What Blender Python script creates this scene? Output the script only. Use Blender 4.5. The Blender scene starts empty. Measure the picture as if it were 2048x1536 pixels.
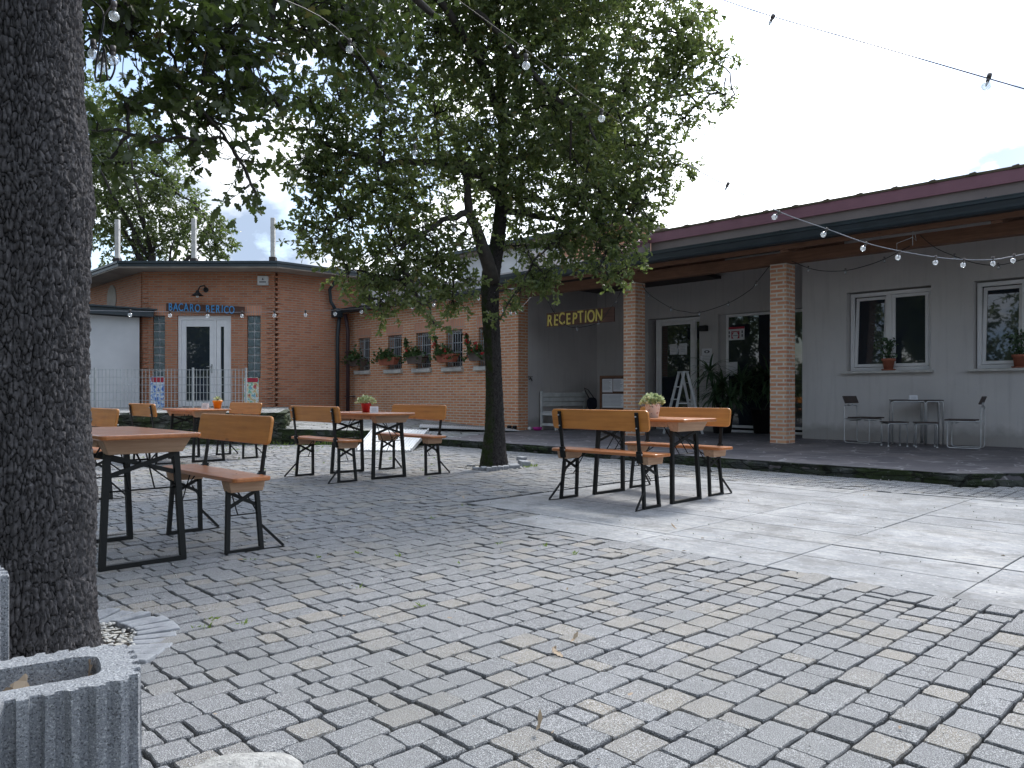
import bpy, math, random
import numpy as np
from mathutils import Vector, Matrix, noise
random.seed(7); rng = np.random.default_rng(11)
SC = bpy.context.scene; COL = SC.collection
R = math.radians
# ---------------------------------------------------------------- camera frame
# world: +X runs along the reception building towards the viewer's right, +Y runs away
# into the building, Z up; the photographer stands at the origin, lens 1 m above the yard
F = 1540.0; HZ = 787.0
CA, SA = 0.6997, 0.7145
CAMROT = math.atan2(SA, CA)
def atY(u, v, Y):                       # point at depth Y seen at (u,v)
    X = (u-1024)/F*Y; z = 1+(HZ-v)/F*Y
    return Vector((X*CA-Y*SA, X*SA+Y*CA, z))
def at_t(u, v, t):
    r = (u-1024)/F; return atY(u, v, t/(r*SA+CA))
def at_s(u, v, s):
    r = (u-1024)/F; return atY(u, v, s/(r*CA-SA))
def at_z(u, v, z=0.0):
    return atY(u, v, (1-z)*F/(v-HZ))
def XY(X, Y, z=0.0): return Vector((X*CA-Y*SA, X*SA+Y*CA, z))
def camXY(s, t): return (s*CA+t*SA, -s*SA+t*CA)

# ---------------------------------------------------------------- tagging helpers
def tag(o, label=None, cat=None, group=None, kind=None):
    if label: o['label'] = label
    if cat: o['category'] = cat
    if group: o['group'] = group
    if kind: o['kind'] = kind
    return o
def thing(name, label, cat, loc=(0, 0, 0), rotz=0.0, group=None):
    o = bpy.data.objects.new(name, None); COL.objects.link(o)
    o.location = loc; o.rotation_euler = (0, 0, rotz); o.empty_display_size = .1
    return tag(o, label, cat, group)
def children(o): return [c for c in bpy.data.objects if c.parent == o]
def copy_tree(o, parent=None):
    c = o.copy(); COL.objects.link(c); c.parent = parent
    for ch in children(o): copy_tree(ch, c)
    return c

# ---------------------------------------------------------------- mesh builder
class MB:
    def __init__(s): s.v = []; s.f = []; s.sm = []; s.mi = []; s.m = 0
    def add(s, vs, fs, smooth=False):
        b = len(s.v); s.v += [tuple(p) for p in vs]
        for f in fs: s.f.append([b+i for i in f]); s.sm.append(smooth); s.mi.append(s.m)
        return s
    def box(s, x0, x1, y0, y1, z0, z1, M=None):
        vs = [Vector(p) for p in ((x0,y0,z0),(x1,y0,z0),(x1,y1,z0),(x0,y1,z0),(x0,y0,z1),(x1,y0,z1),(x1,y1,z1),(x0,y1,z1))]
        if M is not None: vs = [M @ p for p in vs]
        return s.add(vs, [(0,3,2,1),(4,5,6,7),(0,1,5,4),(1,2,6,5),(2,3,7,6),(3,0,4,7)])
    def bar(s, a, b, w, h, up=(0,0,1)):            # rectangular bar from a to b
        a, b = Vector(a), Vector(b); d = (b-a).normalized(); up = Vector(up)
        if abs(d.dot(up)) > .97: up = Vector((0,1,0))
        x = d.cross(up).normalized()*w/2; y = x.cross(d).normalized()*h/2
        vs = [a-x-y, a+x-y, a+x+y, a-x+y, b-x-y, b+x-y, b+x+y, b-x+y]
        return s.add(vs, [(0,3,2,1),(4,5,6,7),(0,1,5,4),(1,2,6,5),(2,3,7,6),(3,0,4,7)])
    def tube(s, pts, r, n=8, cap=True, smooth=True):
        pts = [Vector(p) for p in pts]; k = len(pts)
        rs = r if isinstance(r, (list, tuple)) else [r]*k
        b = len(s.v); X = None
        for i, p in enumerate(pts):
            d = (pts[min(i+1,k-1)]-pts[max(i-1,0)]).normalized()
            if X is None:
                X = d.orthogonal().normalized()
            X = (X-d*X.dot(d)).normalized(); Yv = d.cross(X)
            for j in range(n):
                a = 2*math.pi*j/n; s.v.append(tuple(p+(X*math.cos(a)+Yv*math.sin(a))*rs[i]))
        for i in range(k-1):
            for j in range(n):
                s.f.append([b+i*n+j, b+i*n+(j+1)%n, b+(i+1)*n+(j+1)%n, b+(i+1)*n+j]); s.sm.append(smooth); s.mi.append(s.m)
        if cap:
            s.f.append([b+j for j in range(n)][::-1]); s.sm.append(False); s.mi.append(s.m)
            s.f.append([b+(k-1)*n+j for j in range(n)]); s.sm.append(False); s.mi.append(s.m)
        return s
    def lathe(s, prof, n=24, c=(0,0,0), smooth=True):
        b = len(s.v)
        for (r, z) in prof:
            for j in range(n):
                a = 2*math.pi*j/n; s.v.append((c[0]+r*math.cos(a), c[1]+r*math.sin(a), c[2]+z))
        for i in range(len(prof)-1):
            for j in range(n):
                s.f.append([b+i*n+j, b+i*n+(j+1)%n, b+(i+1)*n+(j+1)%n, b+(i+1)*n+j]); s.sm.append(smooth); s.mi.append(s.m)
        s.f.append([b+j for j in range(n)][::-1]); s.sm.append(False); s.mi.append(s.m)
        s.f.append([b+(len(prof)-1)*n+j for j in range(n)]); s.sm.append(False); s.mi.append(s.m)
        return s
    def prism(s, poly, z0, z1, M=None):            # poly counter-clockwise in xy
        n = len(poly); vs = [Vector((p[0],p[1],z0)) for p in poly]+[Vector((p[0],p[1],z1)) for p in poly]
        if M is not None: vs = [M @ p for p in vs]
        return s.add(vs, [list(range(n))[::-1], list(range(n,2*n))]+[[i,(i+1)%n,n+(i+1)%n,n+i] for i in range(n)])
    def ball(s, c, r, n=12, m=8, sq=1.0):
        prof = [(max(1e-4, r*math.sin(math.pi*i/m)), -r*sq*math.cos(math.pi*i/m)) for i in range(m+1)]
        return s.lathe(prof, n, c)
    def build(s, name, mat, parent=None, bevel=0, auto=False):
        me = bpy.data.meshes.new(name); me.from_pydata(s.v, [], s.f)
        me.polygons.foreach_set('use_smooth', s.sm)
        mats = mat if isinstance(mat, (list, tuple)) else [mat]
        for m_ in mats: me.materials.append(m_)
        me.polygons.foreach_set('material_index', s.mi)
        uv = me.uv_layers.new(name='UVMap')        # uv in metres, box projected
        me.update()
        V = np.empty(len(me.vertices)*3); me.vertices.foreach_get('co', V); V = V.reshape(-1,3)
        L = np.empty(len(me.loops), dtype=np.int32); me.loops.foreach_get('vertex_index', L)
        N = np.empty(len(me.polygons)*3); me.polygons.foreach_get('normal', N); N = N.reshape(-1,3)
        T = np.empty(len(me.polygons), dtype=np.int32); me.polygons.foreach_get('loop_total', T)
        NL = np.repeat(N, T, axis=0); P = V[L]
        hor = np.abs(NL[:,2]) > .75
        h = np.hypot(NL[:,0], NL[:,1])+1e-9
        U = np.where(hor, P[:,0], (-NL[:,1]*P[:,0]+NL[:,0]*P[:,1])/h)
        W = np.where(hor, P[:,1], P[:,2])
        uv.data.foreach_set('uv', np.stack([U,W],1).ravel())
        o = bpy.data.objects.new(name, me); COL.objects.link(o)
        if parent is not None: o.parent = parent
        if bevel:
            bm = o.modifiers.new('Bevel','BEVEL'); bm.width = bevel; bm.segments = 2; bm.limit_method = 'ANGLE'; bm.angle_limit = R(40)
        return o

def fastmesh(name, V, faces_flat, totals, mat, attrs=None, parent=None, smooth=False):
    me = bpy.data.meshes.new(name)
    me.vertices.add(len(V)); me.vertices.foreach_set('co', np.asarray(V, dtype=np.float32).ravel())
    me.loops.add(len(faces_flat)); me.loops.foreach_set('vertex_index', np.asarray(faces_flat, dtype=np.int32))
    me.polygons.add(len(totals)); tt = np.asarray(totals, dtype=np.int32)
    me.polygons.foreach_set('loop_start', np.concatenate([[0], np.cumsum(tt)[:-1]]).astype(np.int32))
    me.polygons.foreach_set('use_smooth', np.full(len(tt), smooth))
    me.materials.append(mat)
    if attrs:
        for k, a in attrs.items():
            at = me.attributes.new(k, 'FLOAT', 'POINT'); at.data.foreach_set('value', np.asarray(a, dtype=np.float32))
    me.update(calc_edges=True); me.validate()
    o = bpy.data.objects.new(name, me); COL.objects.link(o)
    if parent is not None: o.parent = parent
    return o

def roundrect(w, h, r, n=4, cx=0, cy=0):
    out = []
    for (sx, sy, a0) in ((1,-1,-90),(1,1,0),(-1,1,90),(-1,-1,180)):
        for i in range(n+1):
            a = R(a0+90*i/n); out.append((cx+sx*(w/2-r)+r*math.cos(a), cy+sy*(h/2-r)+r*math.sin(a)))
    return out

# ---------------------------------------------------------------- materials
class NT:
    def __init__(s, name):
        s.m = bpy.data.materials.new(name); s.m.use_nodes = True; s.t = s.m.node_tree; s.t.nodes.clear()
        s.out = s.n('ShaderNodeOutputMaterial')
    def n(s, typ, **kw):
        nd = s.t.nodes.new(typ)
        for k, v in kw.items():
            if hasattr(nd, k): setattr(nd, k, v)
            else: nd.inputs[k.replace('_',' ')].default_value = v
        return nd
    def l(s, a, b): s.t.links.new(a, b)
    def noise(s, vec, scale, detail=6, rough=.55):
        nd = s.n('ShaderNodeTexNoise'); nd.inputs['Scale'].default_value = scale
        nd.inputs['Detail'].default_value = detail; nd.inputs['Roughness'].default_value = rough
        s.l(vec, nd.inputs['Vector']); return nd.outputs['Fac']
    def vor(s, vec, scale, feat='F1', out='Distance'):
        nd = s.n('ShaderNodeTexVoronoi'); nd.feature = feat; nd.inputs['Scale'].default_value = scale
        s.l(vec, nd.inputs['Vector']); return nd.outputs[out]
    def ramp(s, fac, stops, interp='LINEAR'):
        nd = s.n('ShaderNodeValToRGB'); nd.color_ramp.interpolation = interp; e = nd.color_ramp.elements
        while len(e) < len(stops): e.new(.5)
        for i, (p, c) in enumerate(stops):
            e[i].position = p; e[i].color = (c, c, c, 1) if isinstance(c, (int, float)) else (*c, 1)
        s.l(fac, nd.inputs[0]); return nd.outputs[0]
    def mix(s, fac, a, b, mode='MIX'):
        nd = s.n('ShaderNodeMix'); nd.data_type = 'RGBA'; nd.blend_type = mode
        for sock, val in ((0, fac), (6, a), (7, b)):
            if isinstance(val, (int, float)): nd.inputs[sock].default_value = val if sock == 0 else (val, val, val, 1)
            elif isinstance(val, tuple): nd.inputs[sock].default_value = (*val, 1)
            else: s.l(val, nd.inputs[sock])
        return nd.outputs[2]
    def math(s, op, a, b=0.0):
        nd = s.n('ShaderNodeMath'); nd.operation = op
        for i, val in enumerate((a, b)):
            if isinstance(val, (int, float)): nd.inputs[i].default_value = val
            else: s.l(val, nd.inputs[i])
        return nd.outputs[0]
    def coord(s, kind='Object', scale=(1,1,1)):
        tc = s.n('ShaderNodeTexCoord'); mp = s.n('ShaderNodeMapping'); mp.inputs['Scale'].default_value = scale
        s.l(tc.outputs[kind], mp.inputs['Vector']); return mp.outputs['Vector']
    def attr(s, name):
        a = s.n('ShaderNodeAttribute'); a.attribute_name = name; return a.outputs['Fac']
    def bump(s, h, strength=.4, dist=.01, normal=None):
        b = s.n('ShaderNodeBump'); b.inputs['Strength'].default_value = strength; b.inputs['Distance'].default_value = dist
        s.l(h, b.inputs['Height'])
        if normal is not None: s.l(normal, b.inputs['Normal'])
        return b.outputs['Normal']
    def pbr(s, col, rough=.6, normal=None, metal=0, spec=.5, **kw):
        p = s.n('ShaderNodeBsdfPrincipled')
        if isinstance(col, tuple): p.inputs['Base Color'].default_value = (*col, 1)
        else: s.l(col, p.inputs['Base Color'])
        if isinstance(rough, (int, float)): p.inputs['Roughness'].default_value = rough
        else: s.l(rough, p.inputs['Roughness'])
        p.inputs['Metallic'].default_value = metal; p.inputs['Specular IOR Level'].default_value = spec
        if normal is not None: s.l(normal, p.inputs['Normal'])
        for k, v in kw.items(): p.inputs[k].default_value = v
        s.l(p.outputs[0], s.out.inputs[0]); return p

def simple(name, c1, c2=None, rough=.6, scale=6, bump=.15, bscale=120, bdist=.004, spec=.4, metal=0):
    n = NT(name); v = n.coord()
    c2 = c2 or tuple(x*.72 for x in c1)
    col = n.mix(n.ramp(n.noise(v, scale), [(.35, 0), (.68, 1)]), c1, c2)
    nb = n.bump(n.noise(v, bscale), bump, bdist)
    n.pbr(col, rough, nb, metal, spec); return n.m

def brick_mat(name, c1, c2, mortar, c3=None, bw=.25, rh=.068, ms=.009, offset=.5, dark=.5):
    n = NT(name); uv = n.coord('UV')
    wob = n.n('ShaderNodeVectorMath'); wob.operation = 'ADD'
    nz = n.n('ShaderNodeTexNoise'); nz.inputs['Scale'].default_value = 9; n.l(uv, nz.inputs['Vector'])
    sc = n.n('ShaderNodeVectorMath'); sc.operation = 'SCALE'; sc.inputs['Scale'].default_value = .006
    n.l(nz.outputs['Color'], sc.inputs[0]); n.l(uv, wob.inputs[0]); n.l(sc.outputs[0], wob.inputs[1])
    b = n.n('ShaderNodeTexBrick'); b.offset = offset
    n.l(wob.outputs[0], b.inputs['Vector'])
    for k, v in (('Color1', (0,0,0,1)), ('Color2', (1,1,1,1)), ('Mortar', (.5,.5,.5,1)), ('Scale', 1), ('Mortar Size', ms), ('Mortar Smooth', .15), ('Bias', 0), ('Brick Width', bw), ('Row Height', rh)):
        b.inputs[k].default_value = v
    stops = [(.0, c1), (.5, c2), (1, c3 or c1)]
    bc = n.ramp(b.outputs['Color'], stops)
    o = n.coord()
    bc = n.mix(n.math('MULTIPLY', n.ramp(n.noise(o, 1.3, 5), [(.4, 0), (.75, 1)]), dark), bc, tuple(x*.45 for x in c1))
    bc = n.mix(n.math('MULTIPLY', n.noise(o, 60, 4), .45), bc, tuple(min(1, x*1.5) for x in c2))
    mc = n.mix(n.noise(o, 5), mortar, tuple(x*.5 for x in mortar))
    col = n.mix(b.outputs['Fac'], bc, mc)
    nb = n.bump(n.math('ADD', n.math('MULTIPLY', b.outputs['Fac'], -1), n.math('MULTIPLY', n.noise(o, 90), .35)), .7, .006)
    n.pbr(col, .85, nb, 0, .3); return n.m

def wood_mat(name, c1, c2, rough=.35, sx=1.2, sy=26, coat=0., coord='Object', vscale=None):
    n = NT(name); v = n.coord(coord, vscale or (sx, sy, sy))
    g = n.noise(v, 1.6, 8, .65)
    col = n.mix(n.ramp(g, [(.3, 0), (.7, 1)]), c1, c2)
    v2 = n.coord('Object', (1,1,1)); blot = n.ramp(n.noise(v2, 3), [(.45, 0), (.8, 1)])
    col = n.mix(n.math('MULTIPLY', blot, .35), col, tuple(x*.5 for x in c2))
    # a few knots
    k = n.ramp(n.vor(n.coord('Object', (2.2, 6, 6)), 1), [(.03, 1), (.09, 0)])
    col = n.mix(n.math('MULTIPLY', k, .6), col, tuple(x*.35 for x in c2))
    rg = n.math('ADD', n.math('MULTIPLY', n.noise(v2, 14), .25), rough-.1)
    p = n.pbr(col, rg, n.bump(g, .12, .002), 0, .5)
    p.inputs['Coat Weight'].default_value = coat; p.inputs['Coat Roughness'].default_value = .15
    return n.m

MAT = {}
MAT['brick'] = brick_mat('brick_orange', (.52,.20,.095), (.61,.275,.14), (.78,.66,.53), (.41,.14,.07), ms=.013)
MAT['brick_dark'] = brick_mat('brick_red_brown', (.40,.155,.085), (.48,.20,.11), (.50,.38,.29), (.31,.11,.065), ms=.0115)
MAT['brick_pillar'] = brick_mat('brick_pillar', (.50,.185,.10), (.60,.34,.20), (.84,.74,.63), (.42,.14,.08), bw=.25, rh=.071, ms=.0145, dark=.2)
MAT['lintel'] = brick_mat('brick_soldier', (.50,.22,.14), (.60,.29,.18), (.52,.44,.38), bw=.068, rh=.5, ms=.009, offset=0)
MAT['far_brick'] = brick_mat('brick_far', (.52,.23,.14), (.60,.31,.2), (.50,.40,.33), dark=.2)
MAT['plaster'] = simple('plaster_grey', (.42,.41,.415), (.36,.355,.365), .9, .9, .25, 60, .003, .2)
MAT['plaster_light'] = simple('plaster_light', (.53,.52,.525), (.47,.465,.47), .9, .8, .25, 60, .003, .2)
def plaster(name, c1, c2):
    n = NT(name); v = n.coord('UV')
    c = n.mix(n.ramp(n.noise(v, .8, 6, .6), [(.35, 0), (.68, 1)]), c1, c2)
    st = n.ramp(n.noise(n.coord('UV', (7, .45, 1)), 1.4, 6, .6), [(.52, 0), (.75, .35)])
    c = n.mix(st, c, tuple(x*.62 for x in c2))
    sp = n.n('ShaderNodeSeparateXYZ'); n.l(v, sp.inputs[0])
    zz_ = n.math('ADD', sp.outputs['Y'], n.math('MULTIPLY', n.noise(v, 4, 6), -.35))
    c = n.mix(n.ramp(zz_, [(.0, .55), (.16, 0)]), c, (.20,.185,.165))
    c = n.mix(n.ramp(n.noise(v, 26, 4), [(.62, 0), (.72, .25)]), c, tuple(x*.7 for x in c2))
    n.pbr(c, .9, n.bump(n.noise(v, 70, 5), .3, .004), 0, .2); return n.m
MAT['plaster'] = plaster('plaster_grey', (.54,.52,.515), (.47,.455,.455)); MAT['plaster_light'] = plaster('plaster_light', (.60,.58,.57), (.53,.515,.51))
MAT['white_wall'] = simple('wall_white', (.72,.73,.74), (.60,.61,.62), .9, 1.2, .2, 50, .003, .2)
MAT['white_paint'] = simple('white_paint', (.70,.71,.72), (.58,.59,.60), .45, 5, .05, 60)
MAT['upvc'] = simple('frame_white', (.80,.80,.81), (.74,.74,.75), .35, 4, .03, 40)
MAT['grey_green'] = simple('bench_paint', (.66,.68,.68), (.52,.54,.54), .6, 5, .1, 60)
MAT['gutter'] = simple('gutter_metal', (.028,.044,.056), (.018,.03,.038), .45, 3, .05, 60, spec=.6)
MAT['pipe'] = simple('downpipe_brown', (.075,.045,.05), (.05,.03,.035), .4, 3, .05, 60)
MAT['brownband'] = simple('band_brown', (.23,.20,.19), (.18,.155,.15), .9, 1.2, .15, 30)
MAT['magenta'] = simple('fascia_red', (.235,.115,.145), (.20,.095,.12), .6, 2, .1, 30)
MAT['brownroof'] = simple('roof_brown_sheet', (.060,.048,.045), (.045,.036,.034), .85, 1.5, .1, 30)
MAT['moss_tile'] = simple('roof_tile_mossy', (.13,.095,.07), (.055,.06,.03), .95, 5, .8, 40, .01)
MAT['soffit'] = simple('soffit_plaster', (.42,.37,.32), (.28,.24,.21), .85, 1.5, .15, 40)
MAT['beam'] = wood_mat('beam_wood', (.25,.13,.08), (.15,.075,.045), .75, 1.2, 14)
MAT['darkwood'] = wood_mat('wood_dark', (.12,.055,.035), (.07,.03,.02), .7, 2, 20)
MAT['orange_wood'] = wood_mat('wood_orange_varnish', (.66,.275,.06), (.48,.165,.032), .42, 1.1, 22, .12)
MAT['seat_wood'] = wood_mat('wood_orange_varnish_worn', (.54,.20,.06), (.38,.125,.038), .3, 1.1, 22, .35)
MAT['raw_wood'] = wood_mat('wood_raw_block', (.54,.36,.24), (.38,.22,.13), .7, 2, 24, 0, 'Object', (24,1.5,24))
MAT['black_metal'] = simple('metal_black_green', (.002,.003,.003), (.004,.005,.005), .55, 10, .1, 90, .002, .4)
MAT['steel'] = simple('steel_light', (.55,.56,.57), (.42,.43,.44), .35, 8, .05, 60, metal=.6)
MAT['galv'] = simple('steel_galvanised', (.46,.49,.51), (.36,.39,.41), .5, 10, .05, 60, metal=.3)
MAT['alu'] = simple('ramp_aluminium', (.62,.63,.64), (.52,.53,.54), .45, 3, .1, 60, metal=.35)
MAT['black_rubber'] = simple('rubber_black', (.02,.02,.022), (.012,.012,.014), .6, 8)
MAT['terracotta'] = simple('terracotta', (.40,.14,.085), (.30,.10,.065), .8, 8)
MAT['grey_pot'] = simple('plastic_pot_grey', (.13,.105,.095), (.10,.08,.07), .6, 8)
MAT['orange_pot'] = simple('pot_orange', (.80,.28,.02), (.72,.22,.015), .4, 4, .03)
MAT['red_pot'] = simple('pot_red', (.45,.012,.02), (.36,.008,.016), .18, 4, .03, spec=.6)
MAT['paper'] = simple('paper_white', (.72,.73,.76), (.66,.67,.70), .7, 3, .02)
MAT['ink'] = simple('ink_dark', (.12,.12,.14), None, .8, 5, 0)
MAT['ink_grey'] = simple('ink_grey', (.36,.37,.41), None, .8, 5, 0)
MAT['red_print'] = simple('print_red', (.45,.03,.06), None, .6, 5, 0)
MAT['yellow_paint'] = simple('paint_yellow', (.70,.58,.14), (.58,.46,.10), .6, 12, .15)
MAT['blue_paint'] = simple('paint_blue', (.09,.34,.66), (.06,.26,.54), .6, 12, .15)
MAT['soil'] = simple('soil', (.035,.024,.018), (.02,.014,.01), .95, 20, 1, 60, .02)
MAT['sill'] = simple('stone_sill', (.58,.57,.54), (.42,.41,.39), .8, 6, .2, 60)
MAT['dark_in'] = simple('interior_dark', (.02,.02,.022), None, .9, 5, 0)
MAT['dark_slate_seat'] = simple('seat_dark_wood', (.075,.055,.05), (.05,.038,.035), .6, 10)
MAT['magenta_plastic'] = simple('plastic_magenta', (.5,.03,.3), None, .4, 5, .02)
MAT['bag'] = simple('bag_dark_blue', (.015,.018,.035), (.01,.012,.02), .8, 12, .5, 50)

def glass(name, tint, ior=1.75):
    n = NT(name); v = n.coord()
    nb = n.bump(n.noise(v, 1.3, 1), .05, .02)
    n.pbr(tint, .02, nb, 0, .5, IOR=ior); return n.m
MAT['glass'] = glass('window_glass', (.022,.030,.040), 1.8)
n = NT('glass_block'); v = n.coord()
n.pbr(n.mix(n.noise(v, 14, 3), (.03,.05,.055), (.20,.26,.28)), .12, n.bump(n.noise(v, 9, 2), .8, .03), 0, .8); MAT['glass_block'] = n.m
n = NT('bulb_glass')
fr = n.n('ShaderNodeLayerWeight'); fr.inputs['Blend'].default_value = .35
g1 = n.n('ShaderNodeBsdfGlossy'); g1.inputs['Roughness'].default_value = .04; g1.inputs['Color'].default_value = (.9,.93,.95,1)
tr = n.n('ShaderNodeBsdfTransparent'); tr.inputs['Color'].default_value = (.85,.88,.9,1)
df = n.n('ShaderNodeBsdfTranslucent'); df.inputs['Color'].default_value = (.8,.83,.85,1)
mx = n.n('ShaderNodeMixShader'); n.l(n.math('ADD', n.math('MULTIPLY', fr.outputs['Facing'], .6), .12), mx.inputs[0]); n.l(tr.outputs[0], mx.inputs[1]); n.l(g1.outputs[0], mx.inputs[2])
mx2 = n.n('ShaderNodeMixShader'); mx2.inputs[0].default_value = .22; n.l(mx.outputs[0], mx2.inputs[1]); n.l(df.outputs[0], mx2.inputs[2])
n.l(mx2.outputs[0], n.out.inputs[0]); MAT['bulb'] = n.m

# granite sett paving
n = NT('paving_setts'); v = n.coord(); a = n.attr('rnd'); b2 = n.attr('tone')
base = n.ramp(a, [(0, (.088,.090,.095)), (.3, (.120,.123,.129)), (.5, (.150,.153,.159)), (.62, (.128,.129,.132)), (.68, (.165,.148,.122)), (.88, (.205,.175,.130)), (1, (.155,.143,.127))])
sp = n.noise(v, 260, 3, .7)
base = n.mix(n.ramp(sp, [(.40, .95), (.52, 0)]), base, (.07,.075,.088))
base = n.mix(n.ramp(n.noise(v, 330, 2, .7), [(.52, 0), (.60, .8)]), base, (.62,.63,.64))
base = n.mix(n.math('MULTIPLY', n.ramp(n.noise(v, 1.1, 5), [(.42, 0), (.72, 1)]), .45), base, (.15,.155,.15))
base = n.mix(n.math('MULTIPLY', n.ramp(n.noise(v, 12, 5), [(.5, 0), (.75, 1)]), .35), base, (.14,.145,.15))
base = n.mix(n.math('MULTIPLY', b2, .8), base, (.05,.05,.048))
n.pbr(base, .78, n.bump(n.math('ADD', n.noise(v, 150, 5, .7), n.math('MULTIPLY', n.noise(v, 18, 4), 1.2)), .55, .006), 0, .35)
MAT['paver'] = n.m
n = NT('joint_dirt'); v = n.coord()
c = n.mix(n.ramp(n.noise(v, 2.2, 5), [(.45, 0), (.65, 1)]), (.026,.025,.023), (.045,.05,.028))
n.pbr(c, .95, n.bump(n.noise(v, 120, 5), 1, .01), 0, .2); MAT['joint'] = n.m
# travertine slabs
n = NT('travertine_slabs'); v = n.coord(); a = n.attr('rnd')
c = n.ramp(a, [(0, (.33,.33,.332)), (.5, (.44,.438,.436)), (1, (.39,.38,.36))])
st = n.noise(n.coord('Object', (4, 14, 5)), 1.5, 8, .75)
c = n.mix(n.ramp(st, [(.44, .75), (.60, 0)]), c, (.26,.275,.295))
c = n.mix(n.ramp(n.noise(n.coord('Object', (.9, .7, 1)), 1.3, 6, .6), [(.40, .0), (.62, .85)]), c, (.20,.207,.217))
c = n.mix(n.ramp(n.noise(v, 28, 6, .75), [(.55, 0), (.68, .7)]), c, (.52,.52,.52))
c = n.mix(n.ramp(n.noise(v, 3.2, 7, .7), [(.50, 0), (.62, .6)]), c, (.155,.154,.152))
pit = n.ramp(n.noise(n.coord('Object', (22, 60, 20)), 1, 5, .7), [(.33, 1), (.40, 0)])
c = n.mix(n.math('MULTIPLY', pit, .8), c, (.09,.09,.09))
n.pbr(c, .82, n.bump(n.math('SUBTRACT', n.math('MULTIPLY', n.noise(v, 60, 5), .4), pit), .5, .005), 0, .2); MAT['slab'] = n.m
# crazy-paved slate
n = NT('slate_crazy_paving'); v = n.coord()
wv = n.n('ShaderNodeVectorMath'); wv.operation = 'ADD'; nz = n.n('ShaderNodeTexNoise'); nz.inputs['Scale'].default_value = 2.5
n.l(v, nz.inputs['Vector']); s2 = n.n('ShaderNodeVectorMath'); s2.operation = 'SCALE'; s2.inputs['Scale'].default_value = .35
n.l(nz.outputs['Color'], s2.inputs[0]); n.l(v, wv.inputs[0]); n.l(s2.outputs[0], wv.inputs[1])
e = n.vor(wv.outputs[0], 2.3, 'DISTANCE_TO_EDGE'); cc = n.vor(wv.outputs[0], 2.3, 'F1', 'Color')
c = n.mix(n.ramp(cc, [(.2, 0), (.8, 1)]), (.10,.095,.105), (.17,.155,.16))
c = n.mix(n.ramp(n.noise(v, 9, 6), [(.4, 0), (.7, .6)]), c, (.07,.065,.075))
jm = n.math('MULTIPLY', n.ramp(e, [(.012, 1), (.03, 0)]), n.ramp(n.noise(v, 1.8, 3), [(.42, .1), (.62, 1)]))
c = n.mix(jm, c, (.36,.35,.36))
n.pbr(c, .62, n.bump(n.math('ADD', n.math('MULTIPLY', jm, -1), n.noise(v, 25, 6)), .4, .008), 0, .4); MAT['slate'] = n.m
# mossy stone edge
def mossy(name, stone, stone2, moss, mw=.5, sc=3):
    n = NT(name); v = n.coord()
    c = n.mix(n.ramp(n.noise(v, sc*2.2, 8, .7), [(.35, 0), (.65, 1)]), stone, stone2)
    c = n.mix(n.ramp(n.noise(v, sc, 6), [(mw-.07, 1), (mw+.12, 0)]), c, moss)
    c = n.mix(n.ramp(n.noise(v, sc*6, 6, .7), [(.6, 0), (.72, .8)]), c, tuple(min(1,x*2.6) for x in stone))
    c = n.mix(n.ramp(n.vor(n.coord('Object', (1.6,1.6,6)), 1.6, 'DISTANCE_TO_EDGE'), [(.015, .85), (.05, 0)]), c, (.015,.016,.014))
    n.pbr(c, .95, n.bump(n.noise(v, 30, 8, .7), 1, .03), 0, .2); return n.m
MAT['edge'] = mossy('stone_edge_mossy', (.085,.09,.088), (.035,.04,.04), (.035,.05,.022))
MAT['retain'] = mossy('stone_wall_mossy', (.16,.16,.15), (.05,.055,.05), (.05,.065,.03), .52, 2.2)
MAT['flag'] = mossy('flagstone', (.36,.36,.35), (.26,.265,.27), (.20,.20,.17), .38, 2)
n = NT('concrete_ribbed'); v = n.coord()
c = n.mix(n.ramp(n.noise(v, 7, 6), [(.35, 0), (.7, 1)]), (.38,.40,.43), (.27,.285,.31))
c = n.mix(n.ramp(n.noise(v, 190, 3, .7), [(.35, .9), (.47, 0)]), c, (.06,.065,.075))
c = n.mix(n.ramp(n.noise(v, 150, 2, .7), [(.55, 0), (.65, .8)]), c, (.62,.64,.66))
hh = n.math('ADD', n.noise(v, 130, 5, .8), n.math('MULTIPLY', n.ramp(n.vor(v, 70), [(.0, 0), (.35, 1)]), .7))
n.pbr(c, .9, n.bump(hh, .9, .010), 0, .25); MAT['concrete'] = n.m
# bark
def bark_mat(name, plate, crack, moss, side=None, mossamt=.5):
    n = NT(name); v = n.coord(); d = n.attr('crack'); ms = n.attr('moss')
    c = n.mix(n.ramp(n.noise(v, 35, 6, .7), [(.35, 0), (.7, 1)]), plate, tuple(x*.5 for x in plate))
    c = n.mix(n.ramp(n.noise(v, 90, 5, .7), [(.62, 0), (.72, .8)]), c, tuple(min(1, x*2.6) for x in plate))
    c = n.mix(n.math('MULTIPLY', n.ramp(n.vor(n.coord('Object', (42, 42, 24)), 1, 'F1', 'Color'), [(.3, 0), (.7, 1)]), .5), c, tuple(x*.45 for x in plate))
    c = n.mix(n.ramp(d, [(.06, 1), (.42, 0)]), c, crack)
    c = n.mix(n.math('MULTIPLY', ms, n.ramp(n.noise(v, 9, 6, .7), [(.38, .1), (.62, 1)])), c, moss)
    n.pbr(c, .95, n.bump(n.math('ADD', n.noise(v, 110, 8, .8), n.noise(n.coord('Object', (60,60,14)), 1, 5)), 1, .018), 0, .2); return n.m
MAT['bark'] = bark_mat('bark_oak', (.21,.20,.205), (.012,.011,.011), (.012,.018,.008))  # near-black moss tone also paints shade on the trunk's left side
MAT['bark2'] = bark_mat('bark_oak_mossy', (.075,.068,.066), (.014,.012,.012), (.030,.050,.012))
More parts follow.
